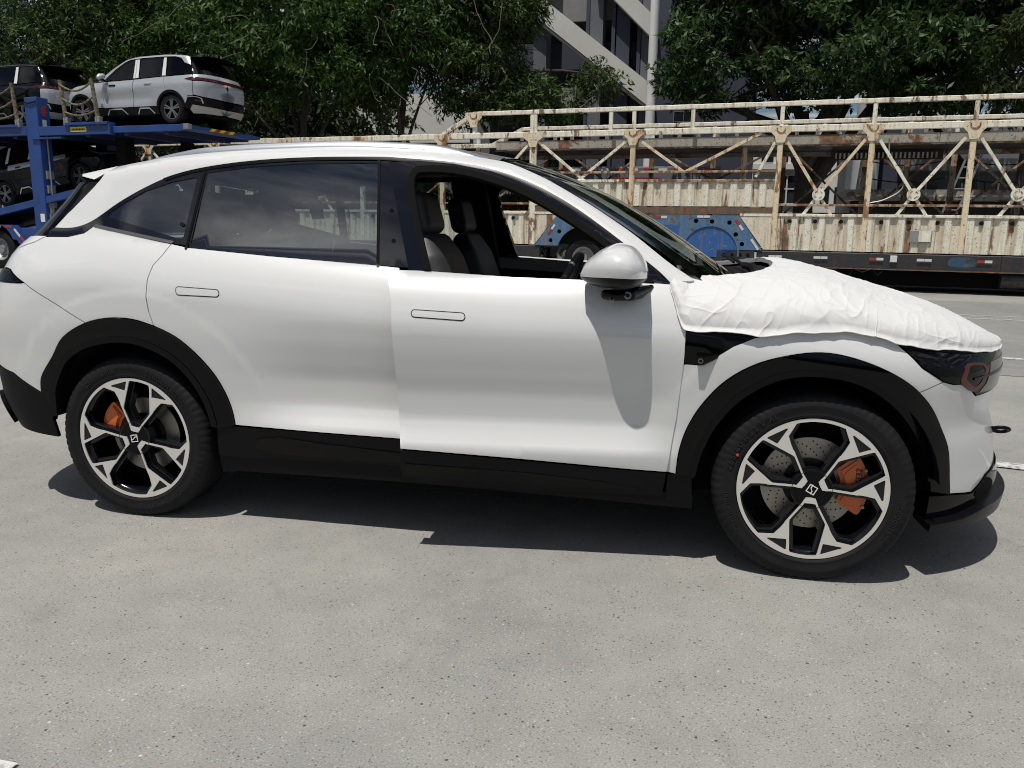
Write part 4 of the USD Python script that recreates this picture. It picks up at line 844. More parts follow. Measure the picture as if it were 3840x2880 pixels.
# the hem hangs a little, with an uneven edge and a sewn-in elastic
hemj = np.linspace(1, 0, 14) ** 2
wob = (meshkit.fbm(np.stack([sv * 9, 0 * sv, 0 * sv], -1), 3, 1) - .5) * .020 - .003
for A, sg in ((top, 1), (topm, -1)):
    E1 = A[:, :14] if sg == 1 else A[:, ::-1][:, :14]
    E1 += hemj[None, :, None] * (np.array([0, -sg * .016, 0])[None, None] + wob[:, None, None] * [0, 0, 1])
    if sg == -1: A[:, ::-1][:, :14] = E1
left = grid_mesh(top); right_ = grid_mesh(topm)
clothm = cat_([left, right_])
if left.face_normals[np.argmax(left.triangles_center[:, 1])][2] < 0: clothm.invert()
M['cloth'] = mat('thin_white_cover', {
    "tc": ("texture_coordinate", {}), "n": ("noise_texture", {"scale": 14., "detail": 6., "roughness": .6, "distortion": .6, "type": "ridged_multifractal"}),
    "n2": ("noise_texture", {"scale": 260., "detail": 2.}), "b": ("bump", {"strength": .22, "distance": .012}), "b2": ("bump", {"strength": .12, "distance": .001}),
    "p": ("principled_bsdf", {"base_color": (.63, .63, .625), "roughness": .62, "specular_ior_level": .3, "sheen_weight": .1}), "t": ("translucent_bsdf", {"color": (.78, .78, .78)}), "m": ("mix_closure", {"fac": .10})},
    [("tc.object", "n.vector"), ("tc.object", "n2.vector"), ("n.fac", "b.height"), ("n2.fac", "b2.height"), ("b.normal", "b2.normal"), ("b2.normal", "p.normal"), ("p.BSDF", "m.closure1"), ("t.BSDF", "m.closure2")], 'm.closure')
cover = thing('bonnet_cover', 'crumpled white fabric cover stretched over the bonnet of the white car', 'cover')
obj('sheet', clothm, M['cloth'], cover, 50)
sx_ = int(np.argmin(np.abs(sv - 3.085)))
seam = [top[sx_, j] + Nn[sx_, j] * .002 for j in range(0, 70, 5)]
obj('sewn_seam', tube(seam, .0035, 6), M['cloth'], cover, 40)
hm = [top[i, 0] for i in range(24, len(sv) - 2, 3)]
obj('hem', tube(hm, .0022, 6), M['cloth'], cover, 40)
# ------------------------------------------------------------------ the cream truss trailer
ANG = -8.08
TY, CY = 16.5, 12.28
truss = thing('truss_trailer', 'long old cream car-transport trailer with rusty open truss sides and a blue wheel fairing', 'trailer', (0, TY, 0), ANG)
rng = random.Random(5)
cr = lambda: M[rng.choice(['cream_a', 'cream_a', 'cream_b'])]
XP = [-16.0, -13.6, -11.2, -8.8, -6.4, -4.01, -1.525, .99, 4.35, 6.26, 8.21, 10.2, 12.2, 14.2]
def seg_rail(name, x0, x1, z0, z1, v0, v1, m=None, n=3):
    c = np.linspace(x0, x1, n + 1)
    for a, b in zip(c[:-1], c[1:]): obj(name, box(a + .002, b - .002, v0, v1, z0, z1, .012), m or cr(), truss)
def gusset(x, z, v, big=False):
    w = .26 if big else .22
    p = Polygon([(x - w, z + .06), (x + w, z + .06), (x + w, z - .07), (x + .13, z - .16), (x + .085, z - .30), (x - .085, z - .30), (x - .13, z - .16), (x - w, z - .07)]).buffer(-.02).buffer(.02)
    obj('gusset_plate', prism_xz(p, v - .025, v - .004), M['cream_stain'], truss)
    if big:
        for dx in (-.05, .07): obj('gusset_slot', prism_xz(Polygon([(x + dx - .02, z - .11), (x + dx + .02, z - .11), (x + dx + .02, z + .04), (x + dx - .02, z + .04)]).buffer(.01).difference(Polygon([(x + dx - .012, z - .10), (x + dx + .012, z - .10), (x + dx + .012, z + .03), (x + dx - .012, z + .03)])), v - .034, v - .025), M['cream_b'], truss)
    else:
        obj('gusset_rib', prism_xz(Point(x, z + .0).buffer(.10, 12).difference(Point(x, z).buffer(.075, 12)).intersection(shapely.box(x - 1, z - .3, x + 1, z + .02)), v - .036, v - .025), M['rust_rail'], truss)
def corrugated(x0, x1, z0, z1, v=0., pitch=.31, dpt=.045, ribs=True):
    "the recessed sheet, and its raised ribs as separate pieces"
    n = max(1, round((x1 - x0) / pitch)); p = (x1 - x0) / n
    out = []
    for i in range(n):
        a = x0 + i * p
        pr = np.array([(a - p * .08, dpt), (a + p * .03, 0), (a + p * .43, 0), (a + p * .54, dpt)])
        out.append(grid_mesh(np.stack([np.stack([pr[:, 0], v + pr[:, 1], np.full(4, z)], 1) for z in (z0, z1)]), True))
    return box(x0, x1, v + dpt - .004, v + dpt + .01, z0, z1), out
def sheet_panel(x0, x1, z0, z1, v, m, mr, name='side_panel'):
    base, ribs = corrugated(x0, x1, z0, z1, v)
    obj(name, base, m, truss)
    for r in ribs: obj(name.replace('panel', 'rib'), r, mr[rng.randrange(len(mr))], truss)
def truss_side(v, near):
    col = (lambda: cr()) if near else (lambda: M['cream_b'])
    zt, zc = 4.09, 3.55
    seg_rail('top_rail', -3.15, 14.4, zt - .05, zt + .05, v, v + .09, None if near else M['cream_a'], 4)
    seg_rail('chord', -16.5, 14.4, zc - .07, zc + .07, v, v + .10, None, 7)
    obj('sloping_rail', bar((-3.12, v + .045, zt), (-4.0, v + .045, zc + .05), .09, .10), col(), truss)
    for x in ([-3.12, .43, 2.37] + [x for x in XP if x > -2]): obj('short_post', box(x - (.085 if x == -1.525 else .045), x + (.085 if x == -1.525 else .045), v + .01, v + .08, zc + .07, zt - .05, .008), col(), truss)
    for x in XP:
        wd = .085 if x == -1.525 else .06
        obj('post', box(x - wd, x + wd, v - .003, v + .09, .86, zc - .07, .01), rng.choice([M['cream_stain'], M['cream_b'], M['cream_stain']]), truss)
        if near: gusset(x, zc, v, x == -1.525)
    if near: gusset(-3.12, zt - .03, v)
    tb = .055
    def br(a, b): obj('brace', bar((a[0], v + .05, a[1]), (b[0], v + .05, b[1]), tb, tb + .01), rng.choice([M['cream_b'], M['cream_a'], M['cream_stain']]), truss)
    def disc(x, z):
        obj('joint_disc', prism_xz(ngon(x, z, .135, 20), v - .02, v + .012), M['cream_a'], truss)
        for k in range(4): obj('joint_slot', prism_xz(Polygon(arc(x, z, .088, k * 90 + 15, k * 90 + 60, 6) + arc(x, z, .068, k * 90 + 60, k * 90 + 15, 6)), v - .024, v - .02), M['rust_rail'], truss)
    for a, b in zip(XP[:-1], XP[1:]):
        if a == -1.525: br((a + .1, zc - .15), (-.27, 2.50)); br((b - .1, zc - .15), (-.27, 2.50)); br((-.27, 2.5), (-.18, 2.42)); br((-.27, 2.5), (-.36, 2.42))
        elif a == .99: br((a + .1, zc - .15), (2.26, 2.60)); br((3.92, zc - .08), (2.20, 2.60)); br((b - .07, zc - .2), (3.86, 2.5)); obj('post', box(3.50, 3.62, v + .3, v + .4, 2.4, 3.3), M['rust_rail'], truss)
        else:
            c = (a + b) / 2 - .06
            br((a + .08, zc - .18), (c, 2.11)); br((b - .08, zc - .18), (c, 2.11)); br((c, 2.11), (c + .3, 1.66)); br((c, 2.11), (c - .3, 1.66)); disc(c, 2.11)
    if near or True:
        for a, b in zip(XP[:-1], XP[1:]):
            mid = 2.63 if a in (-1.525, .99) else 1.88
            obj('mid_rail', box(a + .06, b - .06, v + .0, v + .045, mid - .025, mid + .025, .005), M['rust_rail'], truss)
truss_side(0, True)
for a, b in zip(XP[:-1], XP[1:]):
    ribm = [M['cream_panel'], M['cream_panel'], M['cream_panel_rusty']] if a in (4.35, -8.8) else [M['cream_panel']] * 4 + [M['cream_panel_rusty']]
    if a in (-1.525, .99):
        sheet_panel(a + .06, b - .06, 1.84, 2.40, .01, M['cream_panel_rusty'], ribm)
        obj('panel_cap', box(a + .06, b - .06, -.012, .08, 2.395, 2.455, .006), M['rust_rail'] if a > 0 else M['cream_b'], truss)
        obj('lower_beam', box(a + .02, b - .02, .02, .10, 1.66, 1.825), M['brown_beam'], truss)
    else:
        sheet_panel(a + .06, b - .06, .87, 1.63, .01, M['cream_panel_rusty'], ribm)
        obj('panel_cap', box(a + .06, b - .06, -.012, .08, 1.625, 1.685, .006), M['cream_b'], truss)
        n = max(1, int((b - a) / .62))
        for k in range(n):
            x = a + .33 + k * (b - a - .5) / max(1, n - .4)
            obj('plug', prism_xz(ngon(x, 1.52, .045, 10), -.004, .02), M['matte_black'], truss)
fair = Polygon([(-.82, 1.635), (3.55, 1.635), (4.12, .85), (-1.42, .85)])
wheel_hole = Point(-.18, .66).buffer(.66, 24)
cover_disc = Point(2.93, .74).buffer(.66, 24)
holes = [(2.58, 1.50), (2.95, 1.49), (3.35, 1.47), (3.51, 1.20), (3.66, .98), (-.60, 1.48), (-.78, 1.20), (-1.0, .98)]
fp = fair.difference(wheel_hole).difference(cover_disc)
for hx, hz in holes: fp = fp.difference(Point(hx, hz).buffer(.052, 8))
for i, g in enumerate(getattr(fp, 'geoms', [fp])):
    if g.area > .05: obj('wheel_fairing', prism_xz(g, -.03, .03), M['blue_old'], truss)
cd = cover_disc.intersection(shapely.box(-9, .66, 9, 3))
obj('wheel_cover', prism_xz(cd.buffer(-.01), -.02, .02), M['blue_bright'], truss)
obj('wheel_cover_rim', prism_xz(cd.boundary.buffer(.018).intersection(shapely.box(-9, .69, 9, 3)), -.045, -.02), M['blue_old'], truss)
obj('fairing_panel', prism_xz(shapely.box(.55, .86, 2.2, 1.40).difference(cover_disc), -.038, -.031), M['blue_bright'], truss)
obj('fairing_backing', box(-1.3, 4.0, .09, .12, .9, 1.63), M['dark'], truss)
for pts in ([(3.57, 1.62), (4.29, 1.62), (4.29, .87), (4.14, .87)], [(-.84, 1.62), (-1.44, 1.62), (-1.44, .87)]):
    obj('infill_plate', prism_xz(Polygon(pts), .0, .03), M['cream_panel_rusty'], truss)
    obj('infill_cap', box(min(p[0] for p in pts), max(p[0] for p in pts), -.01, .05, 1.625, 1.68), M['cream_b'], truss)
obj('bolt_plate', box(3.1, 3.95, -.02, .06, .62, .845), M['chassis'], truss)
for k in range(4): obj('bolt_hole', prism_xz(ngon(3.27 + .18 * k, .73, .045, 10), -.026, -.02), M['dark'], truss)
for a, b in ((-16.5, -9), (-9, -1.3), (4.0, 9.0), (9.0, 14.5)): obj('chassis_beam', box(a, b, .0, .14, .50, .84, .01), M['chassis'], truss)
for a, b in ((4.0, 14.5), (-16.5, -1.3)): obj('chassis_flange', box(a, b, -.03, .15, .485, .508), M['brown_beam'], truss)
obj('undertray', box(4.3, 14.4, .35, 2.1, .13, .48), M['dark'], truss)
obj('undertray', box(-16.3, -1.5, .35, 2.1, .13, .48), M['dark'], truss)
obj('air_tank', T(trimesh.creation.cylinder(.17, 1.1, sections=20), (5.2, .2, .33), ry=90), M['chassis'], truss, 40)
obj('air_tank', T(trimesh.creation.cylinder(.17, 1.1, sections=20), (9.6, .2, .33), ry=90), M['chassis'], truss, 40)
obj('blue_patch', prism_xz(Polygon(smooth_poly([(8.0, .62), (8.05, .78), (8.3, .80), (8.5, .77), (8.52, .62), (8.25, .58)], 4)), -.004, .001), M['blue_dull'], truss)
def refl(x, z, col, ang=0, w=.30, h=.055):
    for s, c in ((-1, col), (1, 'refl_white')):
        m = box(-w / 4 + .004, w / 4 - .004, -.003, .003, -h / 2, h / 2); m.apply_translation([s * w / 4, 0, 0])
        obj('reflector', T(T(m, ry=ang), (x, -.036, z)), M[c], truss)
for x, c in ((4.42, 'refl_white'), (5.40, 'refl_white'), (6.56, 'refl_red'), (7.52, 'refl_white'), (8.68, 'refl_red'), (9.9, 'refl_white')): refl(x, .72, c)
for x, z, c, an in ((1.75, 1.58, 'refl_red', 0), (2.75, 1.60, 'refl_white', 0), (3.58, 1.42, 'refl_red', 54), (3.95, .98, 'refl_white', 54), (-.98, 1.25, 'refl_red', -54)): refl(x, z, c, an)
obj('junction_box', box(6.84, 6.98, -.05, 0, .66, .80, .006), M['wall_white'], truss)
obj('lidded_box', box(7.18, 7.62, -.03, .0, 1.09, 1.36, .006), M['steel'], truss)
obj('lidded_box_door', box(7.36, 7.60, -.036, -.03, 1.11, 1.34, .003), M['cream_panel'], truss)
obj('hanging_cable', tube([(5.75 + .35 * t, -.02, .5 - .27 * math.sin(math.pi * t) ** .7) for t in np.linspace(0, 1, 12)] + [(6.3, -.03, .42), (6.5, -.02, .50), (6.62, -.02, .36), (6.75, 0, .5)], .012, 6), M['matte_black'], truss)
obj('loose_cable', tube(smooth_poly([(6.6, .12, 3.3), (6.65, .1, 2.9), (6.9, .08, 2.6), (6.95, .08, 2.25), (6.6, .06, 2.0), (6.2, .05, 1.92)], 5, False), .016, 6), M['steel'], truss)
# upper deck inside the truss, far side, running gear
seg_rail('deck_beam', -2.6, 14.4, 3.21, 3.43, .24, .34, M['deck_beam'], 5)
obj('deck_lip', box(-2.6, 14.4, .20, .36, 3.185, 3.207), M['rust_rail'], truss)
obj('deck_plate', box(-2.6, 14.4, .36, 2.15, 3.22, 3.25), M['chassis'], truss)
obj('deck_beam', box(-2.6, 14.4, 2.15, 2.25, 3.12, 3.42), M['deck_beam'], truss)
for k in range(38): obj('deck_hanger', box(-2.4 + .44 * k, -2.32 + .44 * k, .26, .32, 3.43, 3.50), M['cream_b'], truss)
for k in range(24): obj('deck_slat', box(5.55 + .095 * k, 5.59 + .095 * k, 1.9, 1.95, 3.03, 3.16), M['cream_a'], truss)
obj('slat_carrier', box(5.45, 7.9, 1.955, 1.975, 3.0, 3.2), M['chassis'], truss)
v = 2.45
seg_rail('far_rail', -2.65, 14.4, 3.93, 4.03, v, v + .09, M['cream_a'], 4)
obj('far_sloping_rail', bar((-2.65, v + .04, 3.98), (-3.6, v + .04, 3.55), .09, .10), M['cream_b'], truss)
seg_rail('far_chord', -16.5, 14.4, 3.48, 3.60, v, v + .09, M['cream_b'], 4)
for x in XP + [-5.2, 2.6, 7.2]:
    obj('far_post', box(x - .06, x + .06, v, v + .09, .86, 3.5), M['rust_rail'], truss)
    obj('far_short_post', box(x - .045, x + .045, v + .01, v + .08, 3.6, 3.93), M['cream_b'], truss)
for a, b in zip(XP[:-1], XP[1:]):
    c = (a + b) / 2
    for sx in (a + .06, b - .06):
        obj('far_brace', bar((sx, v + .05, 3.4), (2 * c - sx, v + .05, 1.70), .05), M['rust_rail'], truss)
    obj('far_panel', box(a + .06, b - .06, v + .02, v + .06, .87, 1.55), M['brown_beam'], truss)
    obj('far_mid_rail', box(a + .06, b - .06, v, v + .04, 1.72, 1.76), M['rust_rail'], truss)
obj('lower_deck', box(-16.4, 14.4, .2, 2.3, .80, .86), M['chassis'], truss)
def lorry_wheel(parent, x, y, z, r=.5):
    obj('tyre', T(lathe_y([(.28, .03), (.30, 0), (r - .07, -.01), (r - .02, .02), (r, .06), (r, .24), (r - .03, .28), (.3, .28)], 40), (x, y, z)), M['rubber'], parent, 40)
    obj('rim', T(lathe_y([(.0005, .03), (.10, .03), (.11, .10), (.20, .12), (.235, .05), (.285, .01)], 32), (x, y, z)), M['steel'], parent, 40)
    obj('wheel_nut_ring', cat_([T(trimesh.creation.cylinder(.014, .04, sections=6), (x + .16 * math.cos(t), y + .10, z + .16 * math.sin(t)), rx=90) for t in np.arange(10) / 10 * 2 * math.pi]), M['steel'], parent)
for x in (-.18, 1.38, 2.93): lorry_wheel(truss, x, .10, .55)
for x in (-.18, 1.38, 2.93): obj('far_tyre', T(lathe_y([(.0005, 0), (.43, -.01), (.5, .06), (.5, .24), (.43, .28), (.0005, .28)], 32), (x, 2.05, .55)), M['rubber'], truss, 40)

# ------------------------------------------------------------------ the small cars on the transporter
SUV = Flank(belt=[(-1, 1.09), (.2, 1.075), (1.2, 1.045), (2.2, 1.02), (2.6, .985), (3.1, .95), (3.6, .88)], roof=[(-1, 1.48), (-.6, 1.535), (-.2, 1.578), (.5, 1.615), (1.1, 1.61), (1.45, 1.565), (1.75, 1.42), (2.05, 1.22), (2.25, 1.05)],
    half=.915, sho=.07, tumble=.36, wb=2.72, ra=.47, ax=0, door_r=(.3, .8), door_f=(2.0, 2.3), xsf=2.7, lsf=1.2, nf=2.4, lsr=.9, nr=3.2, xlim=(-.85, 3.5),
    xf=[(.2, 3.46), (.35, 3.52), (.6, 3.55), (.8, 3.55), (.92, 3.46), (1.1, 3.4)], xr=[(.2, -.74), (.35, -.84), (.55, -.90), (.85, -.91), (1.05, -.87), (1.3, -.69), (1.55, -.49), (1.7, -.45)], lr=[(.2, .55), (1.0, .52), (1.3, .38), (1.6, .30)],
    low=[(.2, .09), (.3, .05), (.42, .01), (.50, .02), (.62, .04), (.75, .02), (.84, .0), (1.7, 0)], loww=[(.2, .07), (.4, .02), (.6, 0), (1.7, 0)])
def suv(name, label, paint, strip_mat, black_rear):
    t = thing(name, label, 'car', (0, 0, 0))
    B = lambda nm, poly, m, off=0., gap=.004, depth=.02, res=.09: [obj(nm, (panel(SUV, poly, off, res, depth, gap) if s > 0 else mirror(panel(SUV, poly, off, res, depth, gap))), m, t) for s in (1, -1)]
    TL = -1.28
    ar = lambda x0, r: arc(x0, .345, r, 168, 12, 20)
    roof_l = [(x, float(ip(x, SUV.roof)) - .0012) for x in np.linspace(2.2, -.55, 40)]
    rear_arch, front_arch = ar(0, .415), ar(2.72, .415)
    B('front_wing', Polygon([(2.05, 1.028), (2.05, .70), (2.02, .43), (2.27, .43)] + front_arch[2:] + [(3.2, .45), (3.3, .62), (3.32, .80), (3.2, .925), (2.6, .99)]), paint)
    B('front_door', [(1.13, 1.05), (2.05, 1.028), (2.05, .70), (2.02, .42), (1.13, .42)], paint)
    B('rear_door', Polygon([(.22, 1.08), (1.12, 1.05), (1.12, .42), (.42, .42)] + rear_arch[::-1][:9] + [(.18, .95)]), paint)
    B('rear_quarter_panel', Polygon([(.22, 1.075), (.18, .95)] + rear_arch[::-1][8:] + [(-.5, .62), (-.66, .62), (-.66, .93), (-.62, 1.0), (-.62, 1.10)]), paint if not black_rear else M['black_paint'])
    B('tailgate', [(-.67, .64), (-.9, .60), (TL, .58), (TL, .96), (-.9, .955), (-.67, .94)], strip_mat)
    B('tailgate_top', [(-.64, 1.045), (-.9, 1.03), (TL, 1.03), (TL, 1.13), (-.64, 1.11)], paint)
    B('tail_lamp', [(-.40, .995), (-.62, 1.042), (-.9, 1.028), (TL, 1.025), (TL, .965), (-.9, .96), (-.66, .945), (-.55, .965)], M['tail_red'], .008)
    B('rear_bumper', [(-.41, .44), (-.5, .61), (-.66, .61), (-.9, .585), (TL, .565), (TL, .36), (-.6, .34), (-.42, .34)], M['satin_black'], .01)
    B('bumper_trim', Polygon([(-.5, .60), (-.75, .60), (-.86, .57), (-.88, .46), (-.86, .455), (-.84, .555), (-.75, .585), (-.52, .585), (-.45, .47), (-.43, .47)]), M['satin_silver'], .02, 0)
    B('fog_reflector', [(-.70, .53), (-.9, .515), (-.9, .495), (-.70, .505)], M['tail_red'], .018, 0)
    B('skid_plate', [(-.55, .33), (-.62, .42), (-.9, .40), (TL, .385), (TL, .27), (-.6, .25)], M['skid'], .03, 0)
    B('front_bumper', [(3.22, .45), (3.4, .3), (3.9, .28), (3.9, .78), (3.34, .78), (3.32, .62)], M['satin_black'] if paint is M['black_paint'] else paint)
    B('headlight', [(3.10, .93), (3.2, .92), (3.34, .86), (3.6, .86), (3.9, .86), (3.9, .82), (3.34, .80), (3.24, .86)], M['lamp_grey'], .006)
    for x0, nm in ((0, 'arch_trim'), (2.72, 'arch_trim')):
        B(nm, Polygon(arc(x0, .345, .425, 175, 5, 24) + arc(x0, .345, .365, 5, 175, 24)), M['satin_black'], .014, 0, .05, .06)
    B('sill_cladding', [(.40, .42), (2.28, .42), (2.36, .24), (.36, .24)], M['satin_black'], .008)
    for x0, x1 in ((.52, 1.02), (1.35, 1.95)):
        B('sill_trim', LineString([(x0, .27), (x0 + .12, .385), (x1 - .1, .385), (x1, .27)]).buffer(.012), M['satin_silver'], .014, 0, .006, .05)
    # roof, pillars, glass
    dlo = Polygon([(2.06, 1.045), (1.74, 1.33), (1.50, 1.48), (1.35, 1.535), (1.0, 1.555), (.4, 1.555), (.0, 1.545), (-.18, 1.50), (-.33, 1.38), (-.56, 1.33), (-.61, 1.11), (.22, 1.095), (1.12, 1.065)])
    B('roof_side', Polygon([(2.19, 1.055)] + roof_l[1:] + [(-.57, 1.34), (-.33, 1.385), (-.18, 1.505), (.0, 1.55), (.4, 1.56), (1.0, 1.56), (1.35, 1.54), (1.5, 1.485), (1.74, 1.335), (2.07, 1.045)]), paint, 0, .001, .02, .07)
    gl = [Polygon([(1.96, 1.075), (1.70, 1.31), (1.47, 1.455), (1.34, 1.51), (1.20, 1.52), (1.15, 1.08)]), Polygon([(1.00, 1.085), (1.02, 1.525), (.35, 1.53), (.28, 1.11)]), Polygon([(.15, 1.11), (.20, 1.525), (.0, 1.515), (-.16, 1.475), (-.30, 1.36), (-.50, 1.31), (-.56, 1.13)])]
    B('window_surround', dlo.difference(shapely.union_all(gl)), M['gloss_black'], .002, 0)
    for g in gl: B('window', g, M['gloss_black'], -.006, 0, 0)
    for pl in ([(1.14, 1.08), (1.18, 1.525), (1.13, 1.525), (1.08, 1.08)], [(1.07, 1.08), (1.12, 1.525), (1.05, 1.525), (.98, 1.085)], [(.27, 1.105), (.31, 1.525), (.23, 1.525), (.16, 1.10)]):
        B('pillar_film', pl, M['white_paint'] , .006, 0, .004)
    obj('roof', roof_mesh(SUV, np.linspace(-.62, 1.50, 20), .04, 11), paint, t, True)
    E = np.array([(x, -float(SUV.W(x, z)) + .01, z) for x, z in [(1.50, 1.552), (1.75, 1.418), (2.05, 1.218), (2.24, 1.05)]]); C = np.array([(1.5, 0, 1.60), (1.86, 0, 1.43), (2.2, 0, 1.21), (2.42, 0, 1.03)])
    obj('windscreen', loft(E, C, 13), M['gloss_black'], t, True)
    zz = np.linspace(1.11, 1.53, 8)
    R = np.stack([SUV.pt(np.linspace(-.60, TL, 14), np.full(14, z), -.002) for z in zz]); rg = grid_mesh(R)
    obj('rear_window', cat_([rg, mirror(rg)]), M['gloss_black'], t, True)
    q = np.linspace(-1, 1, 15)
    sec = np.stack([np.stack([(-.32 + 0 * q), .60 * q, 1.585 + .035 * (1 - q * q)], 1), np.stack([-.70 - .05 * (1 - q * q), .60 * q, 1.55 + .03 * (1 - q * q)], 1), np.stack([-.72 - .05 * (1 - q * q), .60 * q, 1.522 + .03 * (1 - q * q)], 1), np.stack([-.55 + 0 * q, .60 * q, 1.48 + .03 * (1 - q * q)], 1)])
    obj('roof_spoiler', grid_mesh(sec), M['gloss_black'], t, 40)
    # bonnet
    s = np.linspace(2.06, 3.88, 26); hz = ip(s, [(2.06, 1.03), (2.6, .99), (3.1, .93), (3.3, .865), (3.9, .86)])
    H = SUV.S(s, hz); xc = np.where(s < 2.7, np.maximum(s, 2.2), 2.7 + .83 * np.clip((s - 2.7) / 1.2, 0, 1) ** .7); zc = np.maximum(ip(xc, [(2.1, 1.06), (2.5, 1.04), (3.0, .985), (3.3, .93), (3.53, .87)]), hz)
    C = np.stack([xc, 0 * s, zc], 1); tt_ = np.linspace(0, 1, 12)[None, :, None]
    P1 = np.stack([H[:, 0] * .6 + xc * .4, H[:, 1] * .92, zc + .01], 1)
    bp = H[:, None] * (1 - tt_) ** 2 + 2 * P1[:, None] * tt_ * (1 - tt_) + C[:, None] * tt_ ** 2
    bg = grid_mesh(bp); obj('bonnet', cat_([bg, mirror(bg)]), paint, t, True)
    for sd in (-1, 1):
        cap = blob([(1.99, sd * .99, 1.13), (1.95, sd * .94, 1.15), (1.98, sd * 1.04, 1.10)], [.07, .06, .05])
        obj('wing_mirror', cap, paint if paint is not M['black_paint'] else M['gloss_black'], t, 60)
        obj('mirror_foot', bar((1.99, sd * .88, 1.05), (1.98, sd * .98, 1.07), .09, .05), M['gloss_black'], t)
        for x0 in (.66, 1.75):
            obj('door_handle', T(box(-.10, .10, -.012, .012, -.02, .02, .008), (x0, sd * (float(SUV.W(x0, .93)) + .008), .93)), M['gloss_black'] if x0 > 1 else paint, t)
        for x0 in (0, 2.72):
            ty = lathe_y([(.225, .02), (.235, 0), (.30, -.005), (.335, .02), (.345, .05), (.345, .19), (.32, .215), (.235, .215)], 48)
            wy = .90
            ts = lambda m: T(m if sd < 0 else mirror(m), (x0, -wy if sd < 0 else wy, .345))
            w_ = UsdGeom.Xform.Define(stage, path_of('wheel', t)).GetPrim()
            obj('tyre', ts(ty), M['rubber'], w_, 40)
            spk = shapely.union_all([affinity.rotate(Polygon([(-.018, .03), (-.045, .215), (-.012, .222), (.006, .05), (.02, .222), (.05, .21), (.022, .03)]), k * 72, origin=(0, 0)) for k in range(5)] + [Point(0, 0).buffer(.045, 10), Point(0, 0).buffer(.232, 24).difference(Point(0, 0).buffer(.216, 24))])
            obj('rim', ts(prism_xz(spk, .015, .035)), M['dark_alloy'], w_)
            obj('rim_barrel', ts(cat_([prism_xz(Point(0, 0).buffer(.225, 20), .07, .075), lathe_y([(.23, .02), (.225, .07)], 32)])), M['dark'], w_)
        for x0 in (0, 2.72):
            a = np.radians(np.linspace(-10, 190, 16))
            P = np.stack([np.stack([x0 + .38 * np.cos(a), np.full(16, y), .345 + .38 * np.sin(a)], 1) for y in (sd * .89, sd * .6)])
            obj('wheel_housing', cat_([grid_mesh(P), trimesh.Trimesh(np.vstack([P[1], [[x0, sd * .6, .345]]]), [[j, j + 1, 16] for j in range(15)], process=False)]), M['dark'], t)
    obj('underbody', cat_([box(-.75, 3.35, -.58, .58, .2, .9), box(.42, 2.3, -.82, .82, .22, .95)]), M['dark'], t)
    return t
def on_deck(v_near, X, z, th):
    "world position for a car facing away to the left whose near rear wheel stands at local X of the transporter"
    a = math.radians(ANG)
    c = np.array([X, v_near + .90]); w = np.array([c[0] * math.cos(a) - c[1] * math.sin(a), CY + c[0] * math.sin(a) + c[1] * math.cos(a)])
    return (w[0], w[1], z)
white_suv = suv('carried_car', 'silver-white car at the rear end of the transporter upper deck', M['silver_paint'], M['silver_paint'], False)
UsdGeom.XformCommonAPI(white_suv).SetTranslate(Gf.Vec3d(*on_deck(.22, -9.72, 3.545, 180)))
UsdGeom.Xformable(white_suv).AddRotateZOp().Set(180 + ANG)
black_suv = suv('carried_car', 'black car with a silver tailgate on the upper deck, ahead of the silver-white one', M['black_paint'], M['silver_paint'], True)
UsdGeom.XformCommonAPI(black_suv).SetTranslate(Gf.Vec3d(*on_deck(.22, -14.42, 3.56, 180)))
UsdGeom.Xformable(black_suv).AddRotateZOp().Set(180 + ANG)
p_ = on_deck(.75, -15.9, 1.62, 0)
copy_of(black_suv, 'carried_car', 'black car with a pale side film on the sloping lower deck of the blue transporter', p_, ANG, -9.5)
film = thing('door_film', 'pale protective film along the side of the black car on the lower deck', 'film', p_, ANG, None, None, -9.5)
obj('film_strip', panel(SUV, [(.3, 1.03), (1.6, .99), (2.35, .975), (2.40, .86), (1.6, .86), (.3, .89)], .012, .09, .004, 0), M['silver_paint'], film)

# ------------------------------------------------------------------ the blue transporter
carrier = thing('car_transporter', 'blue two-deck car transporter carrying cars behind the white car', 'transporter', (0, CY, 0), ANG)
BL, BD = M['blue'], M['blue_dark']
obj('mast', box(-14.07, -13.66, .0, .36, .62, 4.27, .01), BL, carrier)
obj('mast_far', box(-14.07, -13.66, 2.1, 2.46, .62, 4.0, .01), BL, carrier)
for z, c in ((3.62, 'refl_white'), (3.35, 'refl_red'), (3.95, 'refl_red'), (1.55, 'refl_white'), (1.2, 'refl_red')):
    obj('mast_reflector', box(-13.659, -13.65, .12, .24, z - .12, z + .12), M[c], carrier)
obj('mast_plate', box(-13.86, -13.72, -.006, 0, 1.24, 1.44), M['paper'], carrier)
obj('mast_chain', tube([(-14.05, -.02, 4.15), (-13.9, -.03, 4.12), (-13.75, -.03, 4.14), (-13.67, -.02, 4.16)], .018, 6), M['matte_black'], carrier)
obj('mast_pipe', tube([(-13.6, .16, 3.5), (-13.58, .16, 2.4), (-13.6, .17, 1.0)], .02, 6), M['steel'], carrier)
for k in range(4): obj('mast_lock', box(-13.655, -13.60, .08, .28, 1.25 + .35 * k, 1.45 + .35 * k), M['steel'], carrier)
obj('upper_beam', box(-20.5, -14.07, .0, .14, 3.36, 3.58, .008), BL, carrier)
obj('upper_beam', box(-13.66, -11.42, .0, .14, 3.34, 3.56, .008), BL, carrier)
obj('upper_beam', box(-11.36, -9.30, .06, .16, 3.37, 3.52, .008), BL, carrier)
obj('beam_end_plate', box(-11.42, -11.37, -.03, .16, 3.32, 3.58, .006), BL, carrier)
